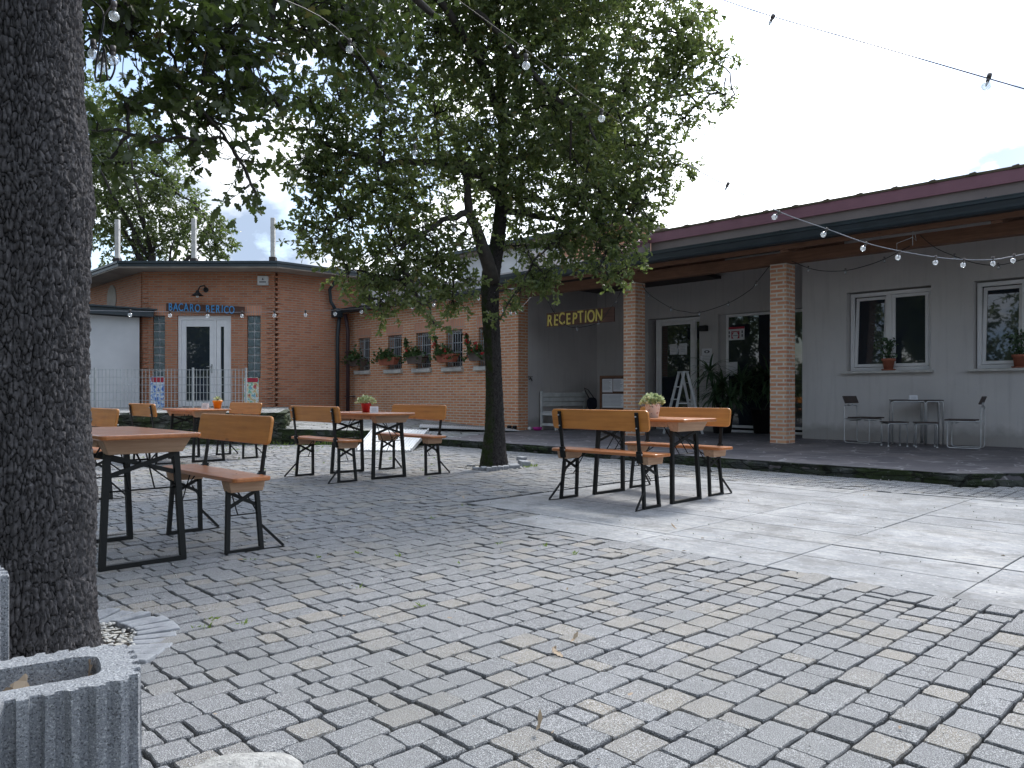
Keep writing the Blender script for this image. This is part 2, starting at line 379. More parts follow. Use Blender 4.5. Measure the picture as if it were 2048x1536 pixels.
MAT['twig'] = simple('branch_bark', (.055,.048,.042), (.03,.028,.024), .9, 12, .6, 60, .01)
def leaf_mat(name, stops, trans=.35, tcol=(.20,.30,.05), rough=.42):
    n = NT(name); a = n.attr('rnd')
    c = n.ramp(a, stops)
    p = n.n('ShaderNodeBsdfPrincipled'); n.l(c, p.inputs['Base Color']); p.inputs['Roughness'].default_value = rough; p.inputs['Specular IOR Level'].default_value = .5
    t = n.n('ShaderNodeBsdfTranslucent'); n.l(n.mix(.6, c, tcol), t.inputs['Color'])
    m = n.n('ShaderNodeMixShader'); m.inputs[0].default_value = trans
    n.l(p.outputs[0], m.inputs[1]); n.l(t.outputs[0], m.inputs[2]); n.l(m.outputs[0], n.out.inputs[0]); return n.m
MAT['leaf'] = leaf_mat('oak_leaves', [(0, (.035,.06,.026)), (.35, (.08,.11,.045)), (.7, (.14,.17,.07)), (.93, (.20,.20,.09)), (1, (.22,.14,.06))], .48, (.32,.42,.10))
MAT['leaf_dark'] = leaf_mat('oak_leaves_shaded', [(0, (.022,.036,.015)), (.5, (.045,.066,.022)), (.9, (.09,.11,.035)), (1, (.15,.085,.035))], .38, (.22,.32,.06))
MAT['leaf_far'] = leaf_mat('far_tree_leaves', [(0, (.06,.085,.03)), (.5, (.10,.125,.05)), (1, (.17,.18,.08))], .35)
MAT['leaf_plant'] = leaf_mat('plant_leaves', [(0, (.03,.07,.02)), (.6, (.06,.11,.035)), (1, (.10,.16,.05))], .2)
MAT['leaf_yucca'] = leaf_mat('yucca_leaves', [(0, (.035,.075,.04)), (1, (.09,.15,.075))], .15)
MAT['leaf_pale'] = leaf_mat('pale_leaves', [(0, (.30,.38,.16)), (.5, (.50,.56,.32)), (1, (.70,.74,.52))], .3, (.5,.6,.3))
MAT['leaf_dry'] = leaf_mat('dry_leaves', [(0, (.22,.15,.10)), (.6, (.36,.28,.20)), (1, (.48,.37,.26))], .08, (.4,.32,.22), .8)
MAT['petal'] = leaf_mat('red_petals', [(0, (.5,.01,.015)), (1, (.65,.03,.04))], .3, (.5,.02,.02))
MAT['weed'] = leaf_mat('weeds', [(0, (.12,.2,.03)), (1, (.28,.38,.08))], .4)
n = NT('gravel_white'); v = n.coord(); cc = n.vor(v, 38, 'F1', 'Color'); dd = n.vor(v, 38)
c = n.mix(n.ramp(cc, [(.45, 0), (.6, 1)]), (.03,.024,.018), (.55,.53,.48)); n.pbr(c, .9, n.bump(dd, -.8, .02), 0, .3); MAT['gravel'] = n.m
# generic colour-patch poster print (no figures)
def poster_mat(name, stops, sc=5):
    n = NT(name); v = n.coord('UV'); c = n.ramp(n.noise(v, sc, 3), stops, 'CONSTANT'); n.pbr(c, .5, None, 0, .4); return n.m
MAT['poster_a'] = poster_mat('poster_print_blue', [(0, (.06,.15,.5)), (.42, (.35,.5,.75)), (.5, (.7,.74,.8)), (.58, (.08,.2,.55)), (.66, (.6,.5,.25))], 7)
MAT['poster_b'] = poster_mat('poster_print_mixed', [(0, (.5,.1,.12)), (.38, (.62,.52,.28)), (.47, (.7,.72,.74)), (.53, (.22,.5,.3)), (.6, (.2,.4,.65)), (.68, (.7,.55,.5))], 8)
n = NT('pot_pattern'); v = n.coord(); e = n.ramp(n.vor(v, 34), [(.28, 1), (.36, 0)]); cc = n.vor(v, 34, 'F1', 'Color')
n.pbr(n.mix(n.math('MULTIPLY', e, n.ramp(n.noise(v, 90), [(.45, 0), (.52, 1)])), (.72,.72,.73), n.mix(n.ramp(cc, [(.4, 0), (.6, 1)]), (.10,.10,.13), (.35,.2,.2))), .4); MAT['pot_pattern'] = n.m
# ================================================================ helpers for architecture
def loc_of(parent): 
    return Matrix.Translation(parent.location) @ Matrix.Rotation(parent.rotation_euler[2], 4, 'Z')
def ab(mb, name, mat, parent, **kw):               # mb holds absolute coordinates
    M = loc_of(parent).inverted(); mb.v = [tuple(M @ Vector(p)) for p in mb.v]
    return mb.build(name, mat, parent, **kw)
def wall(mb, x0, x1, y0, y1, z0, z1, holes=(), M=None):
    xs = sorted({x0, x1, *[h[0] for h in holes], *[h[1] for h in holes]})
    for a, b in zip(xs[:-1], xs[1:]):
        hs = sorted([h for h in holes if h[0] <= a+1e-6 and h[1] >= b-1e-6], key=lambda h: h[2]); z = z0
        for h in hs:
            if h[2] > z: mb.box(a, b, y0, y1, z, h[2], M)
            z = h[3]
        if z < z1: mb.box(a, b, y0, y1, z, z1, M)
    return mb

T0, T1, T2 = 12.72, 14.47, 15.6
SB = -6.73; SA_ = -12.78; PZ = .13
TF = 9.33                                           # platform front
TERR = .62

# ================================================================ ground
g = MB(); g.box(-90, 60, -40, 90, -.5, -.021)
tag(g.build('ground', MAT['joint']), kind='structure')

# slab patch
BACK = lambda s: 7.9+.05*(s+5.3) if s < -3.6 else 7.985+.27*(s+3.6)
def in_slab(s, t, m=0.0):
    return t > 4.16-m and s > (-4.37 if t < 4.6 else -5.3)-m and t < BACK(s)+m and s < 3.2
TREE2 = at_z(985, 935); TREE1 = XY(-1.912, 2.97)
PIT2 = XY(-.25, 10.42); PIT2R = .42
def terr_front(X):                                  # depth of the terrace/platform foot in camera frame
    return 15.15
PATCHES = []
def plat_poly(s, t):                                # inside platform or terrace
    X, Y = camXY(s, t)
    if X < -1.1: return Y > 15.1-.02*max(0, X+4)
    if s > -2.62: return Y > 8.2+.03*(X-4.7) and X > 4.4
    return t > TF
# paving: every sett is modelled
verts = []; faces = []; tots = []; rnd = []; tone = []; nb = 0
s = -19.0; row = 0
pits = [(PIT2.x, PIT2.y, PIT2R), (TREE1.x, TREE1.y, .52)]
while s < 3.6:
    pitch = .125+random.uniform(-.004, .004)
    t = -1.6+random.random()*.15
    tm = 11.8
    while t < tm:
        L = random.choice((.085, .122, .122, .165, .165, .18))
        if s+pitch/2 > -4.36 and t < 4.15 < t+L+.07: L = 4.158-t
        c = (s+pitch/2, t+L/2); X, Y = camXY(*c)
        t += L
        if Y < 1.25 or Y > 15.6 or X < -.74*Y-1.4 or X > .74*Y+1.6: continue
        if in_slab(*c, .02) or plat_poly(c[0], c[1]-.05): continue
        if any((c[0]-p[0])**2+(c[1]-p[1])**2 < p[2]**2 for p in pits): continue
        near = Y < 6
        gap = .0030 if Y > 5 else .0026
        hw, hl = pitch/2-gap, L/2-gap
        wav = .008*noise.noise(Vector((c[0]*.55, c[1]*.55, 0)))+.004*noise.noise(Vector((c[0]*2.1, c[1]*2.1, 3)))
        # rows beside the slab edge have heaved
        de = 0
        if 3.55 < c[1] < 4.16 and c[0] > -5: de = max(0, 1-abs(c[1]-3.98)/.35)
        if -6.0 < c[0] < -5.3 and c[1] < 6: de = max(de, .5)
        h0 = wav+random.gauss(0, .0018)+de*random.uniform(-.004, .010)
        tx = random.gauss(0, .011)+de*random.gauss(0, .025); ty = random.gauss(0, .011)+de*random.gauss(0, .025)
        rot = random.gauss(0, .008)+de*random.gauss(0, .03); cr, sr = math.cos(rot), math.sin(rot)
        cc = .011
        o = []
        for (sx, sy) in ((1,-1),(1,1),(-1,1),(-1,-1)):
            j = lambda k=.0022: random.gauss(0, k)
            A = (sx*(hw)+j(), sy*(hl-cc)+j()); Bp = (sx*(hw-cc)+j(), sy*(hl)+j()); m_ = (sx*(hw-cc*.28)+j(.0015), sy*(hl-cc*.28)+j(.0015))
            o += [A, m_, Bp] if sx*sy > 0 else [Bp, m_, A]
        if near:                                      # wavy edges close by
            oo = []
            for i in range(12):
                oo.append(o[i]); q = o[(i+1) % 12]
                if (q[0]-o[i][0])**2+(q[1]-o[i][1])**2 > .0012:
                    for f in (.35, .68):
                        nx, ny = q[1]-o[i][1], o[i][0]-q[0]; l_ = math.hypot(nx, ny)
                        d_ = random.gauss(0, .0017)
                        oo.append((o[i][0]*(1-f)+q[0]*f+nx/l_*d_, o[i][1]*(1-f)+q[1]*f+ny/l_*d_))
            o = oo
        k = len(o); ins = .0045
        for (sc_, dz) in ((1-ins/hw, 0), (1-.0015/hw, -.0055), (1.0, -.035)):
            for (x, y) in o:
                x *= sc_; y *= sc_ if sc_ == 1 else 1-(1-sc_)*hw/hl
                xx = x*cr-y*sr; yy = x*sr+y*cr
                verts.append((c[0]+xx, c[1]+yy, h0+dz+tx*xx+ty*yy))
        faces += [nb+i for i in range(k)]; tots.append(k)
        for rg in range(2):
            for i in range(k):
                faces += [nb+rg*k+i, nb+(rg+1)*k+i, nb+(rg+1)*k+(i+1) % k, nb+rg*k+(i+1) % k]; tots.append(4)
        nb += 3*k
        r_ = random.random()
        if noise.noise(Vector((c[0]*.5, c[1]*.5, 9))) < -.1 and r_ > .74: r_ *= .7
        rnd += [r_]*(3*k); tone += [0]*k+[.25]*k+[1]*k
    s += pitch; row += 1
pv = fastmesh('paving', verts, faces, tots, MAT['paver'], {'rnd': rnd, 'tone': tone}); tag(pv, kind='structure')
# check orientation of the ngon tops (upwards)
# slabs
verts = []; faces = []; tots = []; rnd = []; nb = 0
scol = [-5.3, -4.37, -3.14, -2.16, -1.18, -.2, .78, 1.76, 2.74, 3.2]
trow = [4.16, 4.61]+[4.61+.45*k for k in range(1, 12)]
for a, b in zip(scol[:-1], scol[1:]):
    for c0, d0 in zip(trow[:-1], trow[1:]):
        if a < -4.4 and c0 < 4.5: continue
        ta, tb = min(d0, BACK(a)), min(d0, BACK(b))
        if ta < c0+.03 and tb < c0+.03: continue
        ta = max(ta, c0+.02); tb = max(tb, c0+.02)
        h = random.gauss(0, .0012)+.002; g_ = .003+abs(random.gauss(0, .0008))
        P = [(a+g_, c0+g_), (b-g_, c0+g_), (b-g_, tb-g_), (a+g_, ta-g_)]
        for dz, ins in ((0, .002), (-.003, 0), (-.04, 0)):
            for (x, y) in P:
                mx_, my_ = (a+b)/2, (c0+ta)/2
                verts.append((x+(ins if x < mx_ else -ins), y+(ins if y < my_ else -ins), h+dz))
        faces += [nb, nb+1, nb+2, nb+3]; tots.append(4)
        for rg in range(2):
            for i in range(4):
                faces += [nb+rg*4+i, nb+(rg+1)*4+i, nb+(rg+1)*4+(i+1) % 4, nb+rg*4+(i+1) % 4]; tots.append(4)
        nb += 12; rnd += [random.random()]*12
tag(fastmesh('slab_paving', verts, faces, tots, MAT['slab'], {'rnd': rnd}), kind='structure')

# ---------------------------------------------------------------- porch platform with rough stone edge
def polyface(pts, z): return [(p[0], p[1], z) for p in pts]
c1 = at_z(1908, 973); c1 = Vector((-2.60, TF, 0)); far = XY(13, 8.75)
p0 = XY(-1.36, 14.75)
front = [p0, Vector((-10.6, TF+.05, 0)), Vector((-8.6, TF+.04, 0)), Vector((-6, TF-.02, 0)), c1, XY(7.5, 8.5), far]
plat = MB()
top = [(p.x, p.y, PZ) for p in front]+[(12, T2+.2, PZ), (SA_-.1, T2+.2, PZ), (SA_-.1, T0+.1, PZ)]
plat.add([(p[0], p[1], -.1) for p in top]+top, [list(range(len(top), 2*len(top)))]+[[i, (i+1) % len(top), len(top)+(i+1) % len(top), len(top)+i] for i in range(len(top))])
tag(plat.build('porch_floor', MAT['slate']), kind='structure')
def rough_edge(name, pts, zb, ztops, mat, seed=0, amp=.02, depth=.05, kind='structure', step=.03, nz_=9):
    """displaced face following a line of points"""
    P = [Vector((p[0], p[1], 0)) for p in pts]; L = [0]
    for a, b in zip(P[:-1], P[1:]): L.append(L[-1]+(b-a).length)
    k = max(2, int(L[-1]/step)); V = []; 
    for i in range(k+1):
        d = L[-1]*i/k; j = 0
        while j < len(P)-2 and d > L[j+1]: j += 1
        f = (d-L[j])/(L[j+1]-L[j]); p = P[j].lerp(P[j+1], f); dr = (P[j+1]-P[j]).normalized(); nr = Vector((dr.y, -dr.x, 0))
        zt = ztops[j]*(1-f)+ztops[j+1]*f
        for q in range(nz_+3):
            if q <= nz_: z = zb+(zt-zb)*q/nz_; off = .0
            else: z = zt; off = -(q-nz_)*depth
            n1 = noise.noise(Vector((d*3+seed, z*9, 0)))*amp*1.2+noise.noise(Vector((d*13+seed, z*22, 2)))*amp*.7
            lay = .5*amp*(1 if noise.noise(Vector((d*1.3+seed*2, round((z-zb)/.055)*7.3, 5))) > 0 else -1)
            rz = noise.noise(Vector((d*5, seed, 7)))*amp*.45 if q == nz_ else 0
            o_ = n1+lay+amp if q <= nz_ else off+amp*.6*(1-(q-nz_)/2)
            zz = z+rz+(.003 if q > nz_ else 0)*(1-(q-nz_-1)) if q >= nz_ else z
            V.append((p.x+nr.x*o_, p.y+nr.y*o_, zz))
    m = nz_+3; Fc = []; T = []
    for i in range(k):
        for q in range(m-1):
            Fc += [i*m+q, (i+1)*m+q, (i+1)*m+q+1, i*m+q+1]; T.append(4)
    o = fastmesh(name, V, Fc, T, mat, smooth=False); tag(o, kind=kind); return o
rough_edge('porch_edge', front, -.03, [PZ-.004]*len(front), MAT['edge'], 3, .02)

# ---------------------------------------------------------------- terrace and sloping walk in front of the brick buildings
tp = [XY(-13.5, 15.15), XY(-4.5, 15.15)]
terr = MB()
pl = [XY(-16, 15.2), XY(-4.55, 15.2), XY(-5.4, 18.6), XY(-6.3, 21.7), XY(-11, 24), XY(-18, 24)]
terr.prism([(p.x, p.y) for p in pl], -.1, TERR)
tag(terr.build('terrace_ground', MAT['flag']), kind='structure')
rw = thing('retaining_wall', 'low mossy stone retaining wall under the wire fence, behind the far left table', 'wall', XY(-9, 15.15, 0))
o = rough_edge('stone_face', [XY(-16, 15.2), XY(-10, 15.17), XY(-4.5, 15.17), XY(-4.75, 16.2), XY(-5.3, 18.4)], -.03, [TERR]*5, MAT['retain'], 9, .035, .06, kind=None, step=.04, nz_=16)
o.data.transform(loc_of(rw).inverted()); o.parent = rw
if 'kind' in o: del o['kind']
# walk: triangulated sheet rising to the walls
A_ = Vector((-20.0, 10.3, 0))
w1 = XY((590-1024)/F*15.15, 15.15, .30); w2 = XY((745-1024)/F*15.1, 15.1, .27); w3 = Vector((p0.x, p0.y, PZ-.004))
wl = Vector((-20.0, T0, .43)); wr = Vector((SA_, T0, .125)); wm = Vector((-15.5, T0, .27))
wc = Vector((A_.x, A_.y, .50)); w0 = XY(-4.6, 15.15, .31)
wk = MB()
pts = [w0, w1, w2, w3, wr, wm, wl, wc, XY(-5.3, 18.5, .40)]
ctr = XY(-2.9, 17.6, .25)
vs = [tuple(p) for p in pts]+[tuple(ctr)]
wk.add(vs, [(i, (i+1) % 9, 9) for i in range(9)])
low = [(p[0], p[1], -.1) for p in vs]
wk.add([*vs[:9], *low[:9]], [[(i+1) % 9, i, 9+i, 9+(i+1) % 9] for i in range(9)])
tag(wk.build('sloping_walk', MAT['flag']), kind='structure')
rough_edge('walk_edge', [w0, w1, w2, w3], -.03, [.30, .295, .265, PZ-.006], MAT['edge'], 21, .02, .04)

# ================================================================ reception building
rb = thing('reception_building', 'long low grey plastered reception building with brick pillars and covered porch', 'building', (-6, T1, PZ))
SE = 7.5
w = MB()
win1 = (at_t(1693, 0, T1).x, at_t(1862, 0, T1).x, at_t(1790, 742, T1).z+.01, at_t(1790, 577, T1).z)
win2 = (at_t(1947, 0, T1).x, at_t(1947, 0, T1).x+1.45, win1[2], win1[3])
wall(w, SB, SE, T1, T1+.30, PZ-.05, 4.4, [win1, win2])
ab(w, 'wall', MAT['plaster_light'], rb)
w = MB()
w.box(SB, SB+.25, T1+.302, T2, PZ-.05, 4.4)                                # side wall of the recess
dx0, dx1 = at_t(1296, 0, T2).x, at_t(1400, 0, T2).x
dz1 = at_t(1350, 634, T2).z
gx0, gx1 = at_t(1436, 0, T2).x, SB-.12
gz1 = at_t(1500, 624, T2).z
wall(w, SA_, SB, T2, T2+.3, PZ-.05, 4.4, [(dx0, dx1, PZ-.05, dz1), (gx0, gx1, PZ-.05, gz1)])
w.box(SA_-.25, SA_, T0+.32, T2+.3, PZ-.05, 4.4)
ab(w, 'porch_wall', MAT['plaster'], rb)
# dark room boxes behind glazing
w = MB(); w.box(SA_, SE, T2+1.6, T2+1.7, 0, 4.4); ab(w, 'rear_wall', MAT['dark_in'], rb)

def window(parent, x0, x1, z0, z1, y, tilt=True):
    fr = MB(); f = .065
    fr.box(x0, x1, y, y+.07, z0, z0+f); fr.box(x0, x1, y, y+.07, z1-f, z1)
    fr.box(x0, x0+f, y, y+.07, z0+f, z1-f); fr.box(x1-f, x1, y, y+.07, z0+f, z1-f)
    xm = (x0+x1)/2-.02; fr.box(xm-.05, xm+.05, y-.006, y+.07, z0+f, z1-f)
    wn = ab(fr, 'window', MAT['upvc'], parent, bevel=.006)
    # sashes
    def sash(a, b, ang):
        m = MB(); p = MB(); s_ = .055; H = z1-z0-2*f-.01
        M = Matrix.Translation((0, y+.035, z0+f+.005)) @ Matrix.Rotation(-ang, 4, 'X')
        m.box(a, b, -.03, .03, 0, s_, M); m.box(a, b, -.03, .03, H-s_, H, M); m.box(a, a+s_, -.03, .03, s_, H-s_, M); m.box(b-s_, b, -.03, .03, s_, H-s_, M)
        p.box(a+s_, b-s_, -.008, .008, s_, H-s_, M)
        ab(m, 'sash', MAT['upvc'], parent, bevel=.005).parent = wn
        ab(p, 'pane', MAT['glass'], parent).parent = wn
    sash(x0+f+.004, xm-.052, R(4.5) if tilt else 0); sash(xm+.052, x1-f-.004, 0)
    si = MB(); si.box(x0-.09, x1+.06, T1-.10, y+.02, z0-.05, z0-.004); o = ab(si, 'sill', MAT['sill'], parent, bevel=.006); o.parent = wn
    return wn
window(rb, win1[0]+.02, win1[1]-.012, win1[2]+.004, win1[3]-.02, T1+.13)
window(rb, win2[0]+.02, win2[1]-.012, win2[2]+.004, win2[3]-.02, T1+.13)

# glazed entrance door and tall glazing
def door_leaf(parent, x0, x1, z0, z1, y, split, rt=MAT['upvc'], handle=True):
    m = MB(); f = .075
    m.box(x0, x0+f, y, y+.08, z0, z1); m.box(x1-f, x1, y, y+.08, z0, z1); m.box(x0+f, x1-f, y, y+.08, z1-f, z1)
    m.box(x0+f, x1-f, y, y+.08, z0, z0+.03)
    m.box(split-.03, split+.03, y-.004, y+.08, z0+.03, z1-f)
    d = ab(m, 'door', rt, parent, bevel=.005)
    for (a, b) in ((x0+f, split-.03), (split+.03, x1-f)):
        l = MB(); s_ = .075 if b-a > .3 else .03
        l.box(a+.004, a+s_, y+.01, y+.07, z0+.04, z1-f-.004); l.box(b-s_, b-.004, y+.01, y+.07, z0+.04, z1-f-.004)
        l.box(a+s_, b-s_, y+.01, y+.07, z0+.04, z0+.18); l.box(a+s_, b-s_, y+.01, y+.07, z1-f-.004-s_, z1-f-.004)
        ab(l, 'leaf_frame', rt, parent, bevel=.004).parent = d
        p = MB(); p.box(a+s_, b-s_, y+.03, y+.045, z0+.18, z1-f-s_-.004); ab(p, 'pane', MAT['glass'], parent).parent = d
    if handle:
        h = MB(); hx = split-.07; h.box(hx-.015, hx+.015, y-.005, y+.01, z0+.95, z0+1.2); h.tube([(hx, y-.005, z0+1.12), (hx, y-.05, z0+1.12), (hx-.11, y-.05, z0+1.12)], .010)
        ab(h, 'handle', MAT['steel'], parent).parent = d
    return d
fx0 = at_t(1311, 0, T2+.12).x
door_leaf(rb, fx0, dx1-.004, PZ+.005, dz1-.02, T2+.14, at_t(1388, 0, T2+.14).x)
m = MB(); y = T2+.10; f = .06
gx = at_t(1452, 0, y).x
m.box(gx, gx+f, y, y+.07, PZ, gz1-.01); m.box(gx+f, gx1-f, y, y+.07, gz1-.07, gz1-.01); m.box(gx1-f, gx1, y, y+.07, PZ, gz1-.01)
m.box(gx+f, gx1-f, y, y+.07, PZ+.10, PZ+.16); m.box(gx+f, gx1-f, y, y+.07, PZ, PZ+.05)
gw = ab(m, 'glazed_front', MAT['upvc'], rb, bevel=.005)
m = MB(); m.box(gx+f, gx1-f, y+.02, y+.035, PZ+.16, gz1-.07); ab(m, 'pane', MAT['glass'], rb).parent = gw
m = MB(); m.box(gx0, gx-.002, T2+.10, T2+.16, PZ, gz1); ab(m, 'glazing_reveal', MAT['plaster'], rb)

# pillars
for (u0, u1, ub) in ((1247, 1284, 860), (1540, 1583, 887)):
    xc = at_t(u0, 0, T0).x
    m = MB(); m.box(xc, xc+.30, T0, T0+.33, PZ-.02, 3.262); ab(m, 'pillar', MAT['brick_pillar'], rb)
# beam, purlin, rafters
m = MB(); m.box(SA_-.3, SE, T0+.06, T0+.24, 3.264, 3.46); ab(m, 'beam', MAT['beam'], rb)
m = MB(); m.box(SA_-.3, SE, T0-.62, T0-.54, 3.385, 3.50); ab(m, 'eaves_board', MAT['beam'], rb)
for k in range(7):
    x = -12.6+k*3.08+.45
    m = MB(); m.bar((x, T0-.53, 3.43), (x, T2-.1, 3.43+.17*3.3), .14, .16); ab(m, 'rafter', MAT['beam'], rb)
m = MB(); L = 4.0
m.add([(SA_-.3, T0-.60, 3.52), (SE, T0-.60, 3.52), (SE, T2+.1, 4.22), (SA_-.3, T2+.1, 4.22), (SA_-.3, T0-.60, 3.56), (SE, T0-.60, 3.56), (SE, T2+.1, 4.26), (SA_-.3, T2+.1, 4.26)],
      [(0,3,2,1), (4,5,6,7), (0,1,5,4), (1,2,6,5), (2,3,7,6), (3,0,4,7)])
ab(m, 'soffit', MAT['darkwood'], rb)
# ogee gutter along the eaves
def gutter(parent, x0, x1, y, zt, z_h=.15):
    prof = [(0, 0), (0, -z_h), (-.03, -z_h-.01), (-.06, -z_h+.02), (-.065, -z_h+.05), (-.10, -.065), (-.125, -.055), (-.13, -.012), (-.14, -.01), (-.14, 0), (-.12, .0), (-.12, -.03), (-.01, -.03), (-.01, 0)]
    m = MB(); k = len(prof)
    vs = [(x0, y+p[0], zt+p[1]) for p in prof]+[(x1, y+p[0], zt+p[1]) for p in prof]
    m.add(vs, [list(range(k)), list(range(k, 2*k))[::-1]]+[[i, k+i, k+(i+1) % k, (i+1) % k] for i in range(k)])
    for j in range(int((x1-x0)/2.9)):
        xx = x0+1.4+2.9*j; m.box(xx-.012, xx+.012, y-.143, y, zt-.012, zt+.010)
    return ab(m, 'gutter', MAT['gutter'], parent)
gutter(rb, SA_-.25, SE, T0-.83, 3.62, .17)
m = MB(); m.box(SA_-.25, SE, T0-.828, T0-.622, 3.455, 3.60); ab(m, 'fascia', MAT['gutter'], rb)
# sheet roof strip, red fascia with mossy tiles behind it
RX = -9.15; FY = 12.84; FZ = at_t(1675, 422, FY).z
m = MB()
m.box(RX, SE, T0-.80, FY+.1, 3.605, 3.64); m.box(RX+.04, SE, FY-.002, FY+.1, 3.642, FZ+.16)
m.add([(RX, T0-.82, 3.642), (RX, FY-.01, FZ), (RX, FY-.01, 3.642), (RX+.03, T0-.82, 3.642), (RX+.03, FY-.01, FZ), (RX+.03, FY-.01, 3.642)], [(0,1,2), (3,5,4), (0,3,4,1), (1,4,5,2)])
ab(m, 'upper_band', MAT['brownband'], rb)
m = MB(); m.box(SA_-.3, RX-.002, T0-.82, T2+3, 3.60, 3.66); ab(m, 'flat_roof', MAT['brownroof'], rb)
m = MB(); m.box(RX-.02, SE, FY-.045, FY-.012, FZ-.02, FZ+.165); m.bar((RX-.035, T0-.86, 3.64), (RX-.035, FY+.05, FZ+.09), .03, .17); m.bar((RX+.02, T0-.86, 3.70), (RX+.02, FY-.1, FZ+.10), .09, .03)
ab(m, 'red_fascia', MAT['magenta'], rb)
m = MB()
m.box(RX-.02, SE, FY-.055, FY+.03, FZ+.167, FZ+.205)
m.add([(RX, FY, FZ+.167), (SE, FY, FZ+.167), (SE, T2+3, FZ+.3), (RX, T2+3, FZ+.3), (RX, FY, FZ+.0), (SE, FY, FZ+.0), (SE, T2+3, FZ), (RX, T2+3, FZ)], [(0,1,2,3), (4,7,6,5), (0,4,5,1), (1,5,6,2), (0,3,7,4), (2,6,7,3)])
for k in range(32):
    x = RX+.35+k*.545
    if x > SE: break
    m.add([(x-.05, FY-.07, FZ+.17), (x+.05, FY-.07, FZ+.17), (x+.03, FY-.07, FZ+.222), (x-.05, FY-.07, FZ+.21), (x-.05, T2+2, FZ+.25), (x+.05, T2+2, FZ+.25), (x+.03, T2+2, FZ+.335), (x-.05, T2+2, FZ+.32)], [(0,1,2,3), (4,7,6,5), (0,3,7,4), (1,5,6,2), (3,2,6,7), (0,4,5,1)])
ab(m, 'tile_roof', MAT['moss_tile'], rb)
# small hook and wires under the beam
m = MB(); hx = at_t(1829, 0, T0-.5).x
m.tube([(hx, T0-.58, 3.42), (hx, T0-.58, 3.18)], .005, 5); m.tube([(hx, T0-.58, 3.30), (hx+.05, T0-.58, 3.24), (hx+.03, T0-.58, 3.36), (hx, T0-.58, 3.40)], .004, 5); m.tube([(hx-.0, T0-.58, 3.30), (hx-.22, T0-.58, 3.24), (hx-.22, T0-.58, 3.12)], .004, 5)
ab(m, 'hook', MAT['steel'], rb)

# ================================================================ brick wing with the five small windows
bw = thing('brick_wing', 'low orange brick wing with a row of small barred windows', 'building', (-16, T0, .2))
wx = [(716.4, 739.5), (775.8, 803.5), (832, 861.6), (892, 925), (957, 991)]
WINS = []
for a, b in wx:
    xa, xb = at_t(a, 0, T0).x, at_t(b, 0, T0).x
    WINS.append((xa, xb))
WZ0, WZ1 = 1.67, 2.63
w = MB(); wall(w, -20.05, SA_, T0, T0+.32, .0, 3.42, [(a, b, WZ0, WZ1) for a, b in WINS]); ab(w, 'wall', MAT['brick'], bw)
for i, (a, b) in enumerate(WINS):
    m = MB(); m.box(a-.07, b+.07, T0-.005, T0+.1, WZ1, WZ1+.25); ab(m, 'lintel', MAT['lintel'], bw)
    m = MB(); f = .04; y = T0+.20
    m.box(a, b, y, y+.05, WZ0, WZ0+f); m.box(a, b, y, y+.05, WZ1-f, WZ1); m.box(a, a+f, y, y+.05, WZ0+f, WZ1-f); m.box(b-f, b, y, y+.05, WZ0+f, WZ1-f)
    wn = ab(m, 'window', MAT['upvc'], bw)
    m = MB(); m.box(a+f, b-f, y+.02, y+.035, WZ0+f, WZ1-f); ab(m, 'pane', MAT['glass'], bw).parent = wn
    m = MB(); nbar = 7
    for k in range(nbar):
        x = a+(b-a)*(k+.5)/nbar; m.bar((x, T0+.05, WZ0), (x, T0+.05, WZ1), .014, .014)
    for z in (.12, .38, .62, .86): m.box(a, b, T0+.055, T0+.06, WZ0+z, WZ0+z+.018)
    ab(m, 'bars', MAT['galv'], bw).parent = wn
    m = MB(); m.box(a-.10, b+.05, T0-.09, T0+.18, WZ0-.10, WZ0-.002); ab(m, 'sill', MAT['sill'], bw, bevel=.006).parent = wn
gutter(bw, -19.95, SA_-.05, T0-.38, 3.49, .11)
m = MB(); m.box(-19.95, SA_-.3, T0-.378, T0+.5, 3.425, 3.475); ab(m, 'eaves', MAT['darkwood'], bw)
m = MB(); m.box(-19.95, SA_-.32, T0+1.2, T0+1.5, 3.4, 4.15); ab(m, 'upper_wall', MAT['plaster'], bw)
m = MB(); m.box(-19.95, SA_-.32, T0+.4, T0+1.2, 3.48, 3.52); ab(m, 'roof', MAT['brownroof'], bw)
# downpipes in the corner
m = MB(); px = -19.72; m.tube([(px, T0-.22, .35), (px, T0-.22, 2.9), (px-.02, T0-.3, 3.35)], .055, 12); ab(m, 'downpipe', MAT['pipe'], bw)
for z in (.9, 2.2): m = MB(); m.box(px-.07, px+.07, T0-.29, T0-.0, z, z+.03); ab(m, 'pipe_bracket', MAT['pipe'], bw)

# ================================================================ octagonal bar building
ob = thing('bar_building', 'faceted red brick bar building with a flat overhanging roof', 'building', XY(-8.5, 21.5, TERR))
Axy = (-6.63, 21.5); Bxy = (-10.32, 21.5)                       # camera-frame corners of the front facet
MF = Matrix.Translation(XY(0, 21.5, 0)) @ Matrix.Rotation(CAMROT, 4, 'Z')     # x right, y away
fx = lambda u, Y=21.5: (u-1024)/F*Y
fz = lambda v, Y=21.5: 1+(HZ-v)/F*Y
d0, d1 = fx(354), fx(462); l0, l1 = fx(305), fx(330); r0, r1 = fx(494), fx(521)
gt = fz(631); DB = TERR+.0
w = MB(); wall(w, Bxy[0], Axy[0], 0, .3, 0, 4.395, [(d0, d1, DB, gt), (l0, l1, fz(757), gt), (r0, r1, fz(757), gt)], MF)
